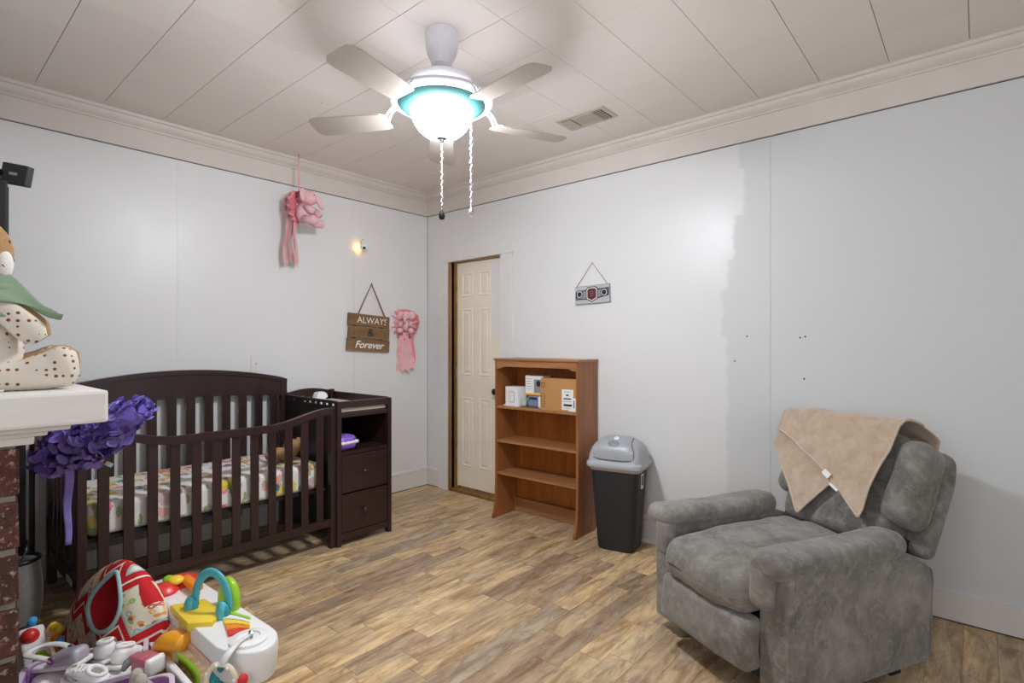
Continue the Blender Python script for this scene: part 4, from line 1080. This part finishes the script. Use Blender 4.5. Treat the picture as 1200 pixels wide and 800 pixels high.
# television on the mantel, seen from its end
tv = thing('television', 'black flat television standing on the mantel behind the stuffed toy', 'television', (0, 0, 1.17))
obj('screen', bx(.60, 1.745, -3.052, -3.048, .07, .585), 'tvscreen', tv)
obj('cabinet', bx(.59, 1.76, -3.09, -3.051, .055, .60, bev=.006), 'blackm', tv)
obj('stand_neck', bx(1.05, 1.20, -3.11, -3.08, .01, .12), 'blackm', tv); obj('stand_base', bx(.92, 1.32, -3.20, -2.98, .0, .012, bev=.003), 'blackm', tv)
sn = thing('sensor_camera', 'black square sensor tilted on top of the television', 'camera', (1.715, -3.070, 1.77))
obj('clip', tube(B(), [(-.03, -.01, .0), (-.02, -.005, .02), (.0, .01, .035)], .008, 8), 'black', sn)
obj('head', bx(-.012, .012, -.036, .036, -.030, .030, bev=.003), 'blackm', sn, loc=(.012, .042, .028), rot=(R(-10), 0, R(-45)))
obj('emblem', bx(.0122, .013, -.012, .010, -.004, .004), 'greyink', sn, loc=(.012, .042, .028), rot=(R(-10), 0, R(-45)))

# seated stuffed dog on the mantel, seen in profile facing the crib
td = thing('stuffed_dog', 'tan and dotted cream stuffed dog with sage bandana sitting on mantel', 'stuffed toy', (1.80, -3.085, 1.170))
def limb(name, pts, rad, flat, mat, par, up=None, seg=16):
    return obj(name, tube(B(), curve(pts, 5), rad_curve(rad, len(pts), 5), seg, flat=flat, up=up), mat, par, smooth=True)
def rad_curve(r, n, k):
    out = []
    for i in range(n-1):
        for j in range(k): out.append(lerp(r[i], r[i+1], (lambda t: t*t*(3-2*t))(j/k)))
    return out+[r[-1]]
bd = obj('body', ell(B(), (.0, -.02, .135), .075, .082, .145, 24, 16, fn=lambda v, q: Vector((v.x*(1-.25*q[2]), v.y*(1-.3*q[2]), v.z))), 'dotted', td, smooth=True)
obj('back', ell(B(), (-.012, -.045, .14), .078, .075, .145, 20, 12), 'plush', td, smooth=True)
hd = obj('head', ell(B(), (.0, -.045, .385), .085, .088, .098, 24, 16), 'plush', td, smooth=True)
obj('muzzle', ell(B(), (.034, .010, .350), .040, .028, .046, 18, 12), 'plushwhite', hd, smooth=True)
obj('nose', ell(B(), (.022, .034, .364), .012, .007, .009, 10, 8), 'ink', hd, smooth=True)
obj('mouth', tube(B(), curve([(.058, .028, .343), (.068, .018, .338), (.074, .010, .345)], 4), .0015, 6), 'ink', hd)
for s_ in (-1, 1):
    obj('eye', ell(B(), (.0+s_*.035, .026, .412), .007, .006, .008, 10, 8), 'ink', hd, smooth=True)
    obj('ear', tube(B(), curve([(s_*.055, -.05, .46), (s_*.095, -.06, .42), (s_*.105, -.06, .36), (s_*.095, -.06, .33)], 4), rad_curve([.018, .03, .034, .012], 4, 4), 12, flat=.4), 'plush', hd, smooth=True)
for s_ in (1, -1):
    x_ = .055 if s_ > 0 else -.07
    leg = limb('leg', [(x_-.01, -.04, .045), (x_, .04, .042), (x_+.005, .10, .052), (x_+.008, .145, .066), (x_+.008, .172, .070)], [.044, .042, .052, .060, .040], .72, 'dotted', td, up=(1, 0, 0))
    obj('leg_seam', tube(B(), curve([(x_-.045, -.04, .045), (x_-.038, .04, .05), (x_-.03, .10, .056), (x_-.026, .15, .068), (x_-.022, .184, .07)], 5), rad_curve([.045, .043, .052, .060, .036], 5, 5), 14, flat=.5, up=(1, 0, 0)), 'plush', leg, smooth=True)
    arm = limb('arm', [(x_+.005, -.02, .262), (x_+.022, .022, .215), (x_+.03, .065, .168), (x_+.03, .088, .142)], [.020, .032, .036, .020], .6, 'dotted', td, up=(1, 0, 0))
    obj('arm_seam', tube(B(), curve([(x_-.010, -.015, .270), (x_+.006, .028, .224), (x_+.012, .074, .176), (x_+.012, .098, .146)], 5), rad_curve([.021, .033, .037, .020], 4, 5), 14, flat=.5, up=(1, 0, 0)), 'plush', arm, smooth=True)
b = B(); lathe(b, [(.062, .262), (.082, .272), (.086, .290), (.070, .305), (.05, .31)], 28, (0, -.025, 0)); bd_ = obj('bandana', b, 'sage', td, smooth=True)
def kerch(u, v):
    w_ = 1-v**1.2                     # a wide cloth corner flaring out towards the crib
    return (.095-.035*u+.010*math.sin(v*7), -.07+.205*v-.015*u, .225+.105*u*w_+.030*math.sin(math.pi*min(1, v*1.15))*(.4+u)+.012*math.sin(u*6+v*3)-.012*v)
obj('bandana_point', sheet(B(), kerch, 16, 18, thick=.003, uvs=False), 'sage', bd_, smooth=True)
def kerch2(u, v):
    w_ = 1-v
    return (.088+.008*math.sin(u*5), -.08+.12*v+.02*u, .215+.06*u*w_-.010*v+.008*math.sin(v*6))
obj('bandana_point', sheet(B(), kerch2, 10, 10, thick=.003, uvs=False), 'sage', bd_, smooth=True)
obj('price_tag', bx(-.001, .001, .0, .05, -.001, .016), 'paper', td, loc=(.09, -.04, .0), rot=(R(-4), R(60), R(8)))

# ------------------------------------------------------------------ purple petal garland and ribbon on the crib corner
pg = thing('petal_garland', 'bushy purple fabric petal garland with ribbon over the crib corner', 'garland', (.93, -2.72, .87))
rg = random.Random(5)
axis_a, axis_b = Vector((-.115, -.125, -.085)), Vector((.225, .165, .165))
petals = [B(), B()]
for k in range(560):
    t = rg.random(); c = axis_a.lerp(axis_b, t)
    rad = .045+.078*math.sin(math.pi*min(1, t*1.15))**.7
    a = rg.uniform(0, 2*math.pi); e1, e2 = frame_at(axis_b-axis_a)
    rr = rad*math.sqrt(rg.uniform(.15, 1)); p = c+e1*math.cos(a)*rr+e2*math.sin(a)*rr
    nrm = ((p-c).normalized()+Vector((rg.uniform(-.7, .7), rg.uniform(-.7, .7), rg.uniform(-.7, .7)))).normalized()
    u_, v_ = frame_at(nrm); ra = rg.uniform(.020, .036); rb = ra*rg.uniform(.5, .75); th = rg.uniform(0, math.pi)
    U_, V_ = u_*math.cos(th)+v_*math.sin(th), -u_*math.sin(th)+v_*math.cos(th)
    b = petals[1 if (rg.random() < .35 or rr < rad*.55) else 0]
    cv = b.verts.new(p-nrm*.004); ringv = [b.verts.new(p+U_*math.cos(q_*math.pi/4)*ra+V_*math.sin(q_*math.pi/4)*rb+nrm*rg.uniform(.0, .007)) for q_ in range(8)]
    for q_ in range(8): b.faces.new((cv, ringv[q_], ringv[(q_+1) % 8]))
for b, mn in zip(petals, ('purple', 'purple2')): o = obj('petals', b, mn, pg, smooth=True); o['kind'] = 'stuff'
obj('garland_core', tube(B(), [axis_a, axis_a.lerp(axis_b, .5), axis_b*.95], [.035, .075, .05], 12), 'purple2', pg, smooth=True)
b = B(); sheet(b, lambda u, v: (.005+.01*math.sin(v*5), -.055+.034*(u-.5)*(1-.35*v)+.004*math.sin(v*9), -.07-.36*v), 4, 16, thick=.0015, uvs=False); obj('ribbon', b, 'purple', pg, smooth=True)
for (p_, s_) in (((.03, .055, -.075), 1), ((.035, .11, -.048), .8)):
    obj('wooden_bead', ell(B(), p_, .008, .010*s_, .014, 10, 8), 'peach', pg, smooth=True)
obj('paper_tag', bx(-.001, .001, -.013, .017, -.009, .009), 'greenpale', pg, loc=(.045, .078, -.098), rot=(R(-35), 0, 0))

# ------------------------------------------------------------------ dark dresser and bag in the corner
ds = thing('dresser', 'black dresser with a steel edge strip in the corner beyond crib', 'dresser', (0, 0, 0))
obj('carcass', bx(.02, .30, -3.03, -2.83, .04, .86, bev=.004), 'blackm', ds)
obj('top', bx(.02, .32, -3.035, -2.825, .86, .885, bev=.003), 'black', ds)
for z0 in (.06, .32, .58): o = obj('drawer', bx(.30, .315, -3.02, -2.84, z0, z0+.24, bev=.003), 'blackm', ds); obj('handle', bx(.318, .328, -2.99, -2.90, z0+.19, z0+.20), 'steel', o)
obj('edge_strip', bx(.315, .33, -2.80, -2.785, .03, .86), 'steel', ds); obj('rear_leg', bx(.27, .30, -2.815, -2.79, .0, .88), 'black', ds)
mb = thing('mesh_hamper', 'grey mesh hamper bag standing between the fireplace and crib', 'hamper', (.52, -2.885, 0))
obj('bag', lathe(B(), [(.05, .002), (.075, .02), (.088, .10), (.09, .18), (.082, .25), (.075, .30)], 24, caps=True), 'meshbag', mb, smooth='auto')
obj('rim', lathe(B(), [(.078, .296), (.084, .302), (.082, .312), (.072, .312), (.070, .300)], 24, caps=False), 'black', mb, smooth=True)
obj('strap', tube(B(), curve([(.075, .0, .305), (.06, .02, .36), (.02, .03, .39), (-.02, .02, .36), (-.04, .0, .31)], 5), .005, 6), 'black', mb)

# ------------------------------------------------------------------ toys in front
bs = thing('baby_bouncer', 'baby seat covered in red zigzag and music note fabric', 'baby seat', (1.40, -2.69, 0), R(16))
def dome(u, v):
    """u around, v from the floor edge to the apex"""
    a = u*2*math.pi; sh = (1-v**2.3)**.66 if v < 1 else 0
    lean = -.015+.03*v
    fold = 1+(.05*math.sin(a*5+v*3)+.03*math.sin(a*9+2))*(1-v)+.07*nz((math.cos(a), math.sin(a), v*2), 1.8)
    left = 1.12-.10*v if math.cos(a) < 0 else 1-.16*(1-v)
    x_ = math.cos(a)*.315*sh*fold*left+lean; y_ = math.sin(a)*.118*sh*fold
    return (x_, y_, .03+.450*v+.016*math.sin(a*3+v*6)*(1-v)*v)
u0, v0, ru, rv = .765, .72, .066, .20
inside = lambda u, v: ((u-u0)/ru)**2+((v-v0)/rv)**2 < 1
cv_ = obj('cover', sheet(B(), dome, 96, 44, skip=lambda u, v: inside(u, v)), 'chevron', bs, smooth=True)
for lp in cv_.data.loops:                # the print runs straight across the cloth
    co = cv_.data.vertices[lp.vertex_index].co; cv_.data.uv_layers[0].data[lp.index].uv = (co.x*1.2-co.y*.3+.5, co.z*2.0+co.x*.35+.12)
rim = [Vector(dome(u0+ru*1.03*math.cos(t_*2*math.pi/40), v0+rv*1.03*math.sin(t_*2*math.pi/40))) for t_ in range(40)]
cen = sum(rim, Vector())/40; nrm = Vector((math.cos(u0*2*math.pi)*.45, math.sin(u0*2*math.pi), .25)).normalized()
b = B(); RR = [[b.verts.new(lerp(cen, p, s_)-nrm*d_) for p in rim] for s_, d_ in ((1.04, .0), (.97, .035), (.85, .07), (.6, .09), (.25, .098))]
for a_, c_ in zip(RR, RR[1:]):
    for k in range(40): b.faces.new((a_[k], a_[(k+1) % 40], c_[(k+1) % 40], c_[k]))
b.faces.new(RR[-1]); pk_ = obj('hood_lining', b, 'redcloth', bs, smooth=True)
obj('binding', tube(B(), rim, .008, 8, closed=True), 'tealbind', bs, smooth=True)
c0 = lerp(cen, rim[8], .45)-nrm*.055
obj('care_label', bx(-.018, .018, -.001, .001, -.03, .03), plain('pink_label', 'e9a3a8', .7), pk_, loc=c0+nrm*.010, rot=(R(-25), R(10), R(-25)))
obj('seat_rim', tube(B(), [(math.cos(k*math.pi/14)*.345, math.sin(k*math.pi/14)*.175, .028) for k in range(28)], .014, 10, closed=True), 'lime', bs, smooth=True)
obj('seat_rim', tube(B(), curve([(-.34, -.04, .03), (-.30, .03, .12), (-.24, .06, .22)], 6), .016, 10), 'lime', bs, smooth=True)

at_ = thing('activity_table', 'white baby activity tray with teal headphones and coloured keys', 'toy', (0, 0, 0))
tray = B(); TP = []
out = [(1.30, -2.445)]+[(p.x, p.y) for p in curve([(2.03, -2.415, 0), (2.09, -2.42, 0), (2.14, -2.45, 0), (2.16, -2.49, 0), (2.145, -2.535, 0), (2.10, -2.57, 0), (2.03, -2.595, 0)], 4)]+[(1.30, -2.60)]
def inset(poly, k):
    cx_ = sum(p[0] for p in poly)/len(poly); cy_ = sum(p[1] for p in poly)/len(poly)
    return [(p[0]+(cx_-p[0])*k, p[1]+(cy_-p[1])*k) for p in poly]
loft(tray, [[(x_, y_, z_) for x_, y_ in inset(out, k)] for k, z_ in ((.10, .225), (.03, .245), (.0, .285), (.0, .318), (.03, .330), (.06, .333))])
tr = obj('tray', tray, 'white', at_, smooth='auto')
md = tr.modifiers.new('soft', 'BEVEL'); md.width = .01; md.segments = 2; md.limit_method = 'ANGLE'
obj('tray_groove', bx(1.32, 2.00, -2.606, -2.598, .262, .275), 'peach', at_)
obj('cross_bar', rbox(B(), 1.40, 2.02, -2.668, -2.645, .20, .232, .008, 2, 3), 'white', at_, smooth=True)
obj('side_panel', bx(1.45, 2.0, -2.66, -2.64, .08, .21, bev=.004), 'cream', at_)
# green dome, yellow wedge, headphones
obj('green_dome', ell(B(), (1.775, -2.452, .355), .062, .034, .085, 18, 12), 'lime', at_, smooth=True)
obj('yellow_base', prism(B(), [(1.64, -2.605), (1.68, -2.50), (1.82, -2.49), (1.885, -2.55), (1.83, -2.61)], .318, .350, 'xy', bev=.008), 'yellow', at_, smooth='auto')
hp = obj('headphone_band', tube(B(), [(1.785+.060*math.cos(t_)*1.1, -2.515+.032*math.cos(t_), .365+.115*math.sin(t_)) for t_ in [R(-5+k*190/20) for k in range(21)]], .016, 12, flat=.45, up=(.45, -.9, 0)), 'teal', at_, smooth=True)
for (cx_, cy_) in ((1.722, -2.555), (1.848, -2.495)):
    obj('ear_cup', ell(B(), (cx_, cy_-.01, .352), .026, .020, .040, 16, 10), 'teal', hp, smooth=True); obj('ear_cushion', ell(B(), (cx_+.008, cy_-.004, .352), .020, .018, .032, 16, 10), 'tealdk', hp, smooth=True)
obj('guide_wire', tube(B(), curve([(1.70, -2.58, .34), (1.73, -2.60, .30), (1.80, -2.60, .29), (1.85, -2.56, .32)], 5), .004, 6), 'yellow', at_)
# red and orange spinner at the far end
obj('red_disc', lathe(B(), [(.07, .0), (.074, .012), (.06, .03), (.02, .036)], 28, (1.42, -2.50, .318)), 'red', at_, smooth='auto')
obj('red_disc', lathe(B(), [(.05, .0), (.054, .012), (.04, .03), (.02, .036)], 28, (1.47, -2.575, .330)), 'red', at_, smooth='auto')
obj('orange_bar', rbox(B(), 1.45, 1.60, -2.515, -2.475, .345, .372, .012, 3, 3), 'orange', at_, smooth=True); obj('yellow_dome', ell(B(), (1.465, -2.53, .365), .035, .028, .016, 14, 8), 'yellow', at_, smooth=True)
obj('lime_tip', ell(B(), (1.435, -2.545, .363), .030, .022, .016, 14, 8), 'lime', at_, smooth=True)
# fan of coloured keys
def kq(a_, b_): return (lerp(lerp(1.795, 1.94, a_), lerp(2.005, 2.03, a_), b_), lerp(lerp(-2.490, -2.445, a_), lerp(-2.545, -2.488, a_), b_))
for k, mt_ in enumerate(('lime', 'paper', 'yellow', 'orange', 'red')):
    t0, t1 = k/5, (k+.86)/5
    prism(b := B(), [kq(0, t0), kq(.5, max(0, t0-.06)), kq(1, t0), kq(1, t1), kq(.5, t1-.06), kq(0, t1)], .332, .345-.001*k, 'xy', bev=.003); obj('piano_key', b, mt_, at_)
# round base and hanging ring
obj('round_base', lathe(B(), [(.058, .0), (.058, .008), (.050, .012), (.035, .013), (.033, .008), (.012, .008)], 30, (2.065, -2.505, .333)), 'white', at_, smooth='auto')
obj('silver_clip', tube(B(), [(2.068+.012*math.cos(t_), -2.500, .350+.010*math.sin(t_)) for t_ in [k*math.pi/5 for k in range(10)]], .003, 6, closed=True), 'steel', at_)
obj('hook_arm', tube(B(), curve([(2.07, -2.505, .35), (2.09, -2.545, .352), (2.12, -2.590, .345), (2.118, -2.608, .322)], 5), rad_curve([.006, .008, .012, .014], 4, 5), 10, flat=.6), 'whitesoft', at_, smooth=True)
tr_ = obj('teether_ring', tube(B(), [(2.115+.034*math.cos(t_), -2.610+.030*math.cos(t_), .262+.058*math.sin(t_)) for t_ in [k*2*math.pi/32 for k in range(32)]], .0085, 10, closed=True), 'cream', at_, smooth=True)
for k in range(8):
    t_ = k*2*math.pi/8+.2; ell(nb := B(), (2.115+.034*math.cos(t_)+.004, -2.610+.030*math.cos(t_)-.007, .262+.058*math.sin(t_)), .0055, .0055, .0055, 8, 6); obj('bump', nb, 'paper', tr_, smooth=True)
obj('teal_bead', ell(B(), (2.09, -2.60, .30), .012, .012, .020, 12, 8), 'tealdk', at_, smooth=True)
obj('red_bead', ell(B(), (2.165, -2.565, .27), .012, .016, .020, 12, 8), 'red', at_, smooth=True)
obj('lime_bead', ell(B(), (2.085, -2.625, .215), .010, .010, .022, 12, 8), 'lime', at_, smooth=True)
# orange leg and teal foot
obj('orange_leg', tube(B(), curve([(1.83, -2.615, .285), (1.76, -2.64, .275), (1.72, -2.655, .235), (1.77, -2.655, .18), (1.83, -2.65, .12), (1.85, -2.65, .04)], 6), rad_curve([.035, .042, .036, .028, .028, .024], 6, 6), 14, flat=.8), 'amber', at_, smooth=True)
obj('teal_foot', ell(B(), (1.93, -2.62, .06), .085, .055, .06, 20, 12), 'teal', at_, smooth=True)
obj('teal_post', tube(B(), [(1.97, -2.62, .05), (2.0, -2.60, .15), (2.02, -2.58, .24)], [.03, .024, .022], 14), 'tealdk', at_, smooth=True)
obj('rear_foot', tube(B(), [(1.38, -2.53, .0), (1.38, -2.53, .24)], .022, 12), 'teal', at_, smooth=True); obj('rear_foot', tube(B(), [(2.0, -2.48, .0), (2.0, -2.48, .24)], .022, 12), 'white', at_, smooth=True)

# lilac storage bins with shoes
def tub(name, label, c, rz, w, d, h):
    t = thing(name, label, 'bin', c, rz)
    def rr(w_, d_, r_, z_): return ring_rr(w_, d_, r_, z_, 5)
    b = B(); loft(b, [rr(w*.86, d*.86, .03, .0), rr(w*.98, d*.98, .035, h-.004), rr(w*.955, d*.95, .033, h-.004), rr(w*.83, d*.83, .028, .006)], caps=(True, True)); obj('tub', b, 'binpurple', t, smooth='auto')
    b = B(); loft(b, [rr(w, d, .037, h-.016), rr(w*1.03, d*1.04, .038, h-.014), rr(w*1.03, d*1.04, .038, h), rr(w*.96, d*.95, .033, h), rr(w*.96, d*.95, .033, h-.014)], caps=(False, False)); obj('rim', b, 'binrim', t, smooth='auto')
    return t
t1 = tub('storage_bin', 'lilac plastic bin with pale rim packed with white shoes', (1.66, -2.855, 0), R(-16), .122, .165, .245)
t2 = tub('storage_bin', 'lilac plastic bin holding a grey plush toy at the bottom edge', (1.975, -2.87, 0), R(-16), .122, .165, .245)
def shoe(name, label, c, rz, mat, sole, tiltx=0, L=.12, extra=None, group=None):
    s = thing(name, label, 'shoe', c, rot=(tiltx, 0, rz))
    def up(p, u):
        z = p.z; w = 1-.25*max(0, u.y)**2-.1*(u.y < 0); nzv = .5+.5*u.y
        if u.z > 0: z = p.z-.028*max(0, u.y+.1)
        return Vector((p.x*w, p.y, z))
    obj('upper', rbox(B(), -.028, .028, -L/2, L/2, .010, .068, .022, 4, 8, disp=up), mat, s, smooth=True)
    obj('sole', rbox(B(), -.031, .031, -L/2-.004, L/2+.005, .0, .014, .007, 2, 8, disp=lambda p, u: Vector((p.x*(1-.22*max(0, u.y)**2), p.y, p.z))), sole, s, smooth=True)
    obj('collar', tube(B(), [(.019*math.cos(t_), -L*.2+.030*math.sin(t_), .069) for t_ in [k*2*math.pi/20 for k in range(20)]], .006, 8, closed=True), mat, s, smooth=True)
    obj('opening', lathe(B(), [(.017, .067), (.017, .0695)], 16, (0, -L*.2, 0)), 'greyink', s)
    return s
s = shoe('sneaker', 'white canvas baby shoe lying large across the middle of the lilac bin', (1.715, -2.865, .205), R(118), 'canvas', 'paper', R(14), .15)
for k in range(3): obj('lace', tube(B(), [(-.018, .004+.016*k, .064-.006*k), (.0, .012+.016*k, .070-.006*k), (.018, .004+.016*k, .064-.006*k)], .003, 6), 'paper', s)
s = shoe('sneaker', 'white baby shoe against the back rim beside the glittery clog', (1.58, -2.785, .20), R(100), 'canvas', 'paper', R(-16), .11)
s = shoe('sneaker', 'white buttoned baby shoe leaning by the dusty rose shoe', (1.665, -2.745, .20), R(35), 'canvas', 'paper', R(-18), .12)
obj('strap', rbox(B(), -.030, .030, .005, .022, .040, .062, .006, 2, 3), 'canvas', s, smooth=True)
obj('bow_button', ell(B(), (.030, .02, .045), .005, .012, .012, 10, 8), 'paper', s, smooth=True)
s = thing('clog', 'white clog shoe with glitter and mauve rivets on bin edge', 'shoe', (1.56, -2.90, .232), rot=(R(8), 0, R(-52)))
obj('clog_body', rbox(B(), -.034, .034, -.02, .085, .0, .050, .022, 4, 8, disp=lambda p, u: Vector((p.x, p.y, p.z+(.006*u.y if u.z > 0 else 0)))), 'silverglit', s, smooth=True)
obj('clog_sole', rbox(B(), -.036, .036, -.075, .088, -.004, .014, .009, 2, 8), 'whitesoft', s, smooth=True)
obj('heel_strap', tube(B(), curve([(.036, .01, .035), (.040, -.03, .050), (.032, -.080, .058), (.0, -.098, .060), (-.032, -.080, .058), (-.040, -.03, .050), (-.036, .01, .035)], 5), .012, 8, flat=.45), 'whitesoft', s, smooth=True)
for sx in (-1, 1): obj('rivet', lathe(B(), [(.013, 0), (.013, .006), (.006, .008)], 14, (sx*.038, .008, .036), 'x'), 'mauve', s, smooth='auto')
s = thing('baby_shoe', 'dusty rose shoe with white toe wedged at the bin corner', 'shoe', (1.775, -2.715, .212), R(20))
obj('upper', rbox(B(), -.035, .035, -.03, .03, .0, .055, .010, 3, 4), 'rose', s, smooth=True); obj('toe', rbox(B(), .030, .055, -.032, .032, -.002, .058, .012, 3, 3), 'white', s, smooth=True); obj('flap', rbox(B(), -.038, .02, -.033, .0, .050, .060, .004, 2, 3), 'rose', s, smooth=True); obj('tongue', tube(B(), [(-.03, -.02, .05), (-.05, -.03, .03), (-.06, -.035, .01)], [.012, .013, .008], 8), 'greyink', s, smooth=True)
tag(obj('crumpled_cloth', rbox(B(), -.105, .105, -.145, .145, .17, .208, .016, 3, 8, disp=lambda p, u: p+Vector((0, 0, .02*nz(p, 14)))), 'canvas', smooth=True, loc=(1.66, -2.855, 0), rot=(0, 0, R(-16))), 'crumpled white cloth under the shoes in the lilac bin', 'cloth')
g = thing('plush_toy', 'grey fuzzy plush ears sticking out of the front lilac bin', 'plush toy', (1.925, -2.775, .20))
obj('head', ell(B(), (0, 0, .02), .05, .045, .05, 16, 10), 'greyplush', g, smooth=True)
for sx in (-.02, .022): obj('ear', ell(B(), (sx, 0, .068), .018, .020, .032, 12, 8), 'greyplush', g, smooth=True)
# bits of another toy by the fireplace
lt = thing('toy', 'white toy wedge with yellow, orange and blue knobs beside the brick', 'toy', (1.13, -2.90, 0))
obj('wedge', prism(B(), [(-.12, 0), (.12, 0), (.07, .13), (-.07, .19), (-.12, .13)], -.05, .03, 'xz', bev=.012, seg=3), 'white', lt, smooth='auto')
obj('green_button', ell(B(), (.055, .0, .10), .04, .035, .04, 14, 8), 'lime', lt, smooth=True)
obj('yellow_button', ell(B(), (.075, -.005, .08), .035, .035, .03, 14, 8), 'yellow', lt, smooth=True)
obj('red_button', ell(B(), (-.02, -.02, .175), .03, .03, .03, 14, 8), 'red', lt, smooth=True)
def lump(name, pts, r, mt_): 
    b = B()
    for p in pts: ell(b, p, r, r*1.1, r, 10, 8)
    return obj(name, b, mt_, lt, smooth=True)
lump('yellow_knob', [(-.02, .05, .185), (.0, .055, .186), (.02, .06, .182)], .018, 'yellow')
lump('blue_knob', [(.075, .055, .165), (.095, .06, .155), (.115, .065, .145), (.135, .068, .135)], .014, 'blue')
lump('orange_knob', [(.03, .05, .155), (.055, .055, .143), (.08, .058, .132), (.105, .06, .118), (.14, .065, .10)], .018, 'orange')
obj('blue_peg', tube(B(), [(-.15, -.0, .16), (-.11, .0, .20)], .016, 10), 'blue', lt, smooth=True)
obj('cream_bead', ell(B(), (-.02, .09, .14), .014, .018, .012, 10, 8), 'cream', lt, smooth=True)
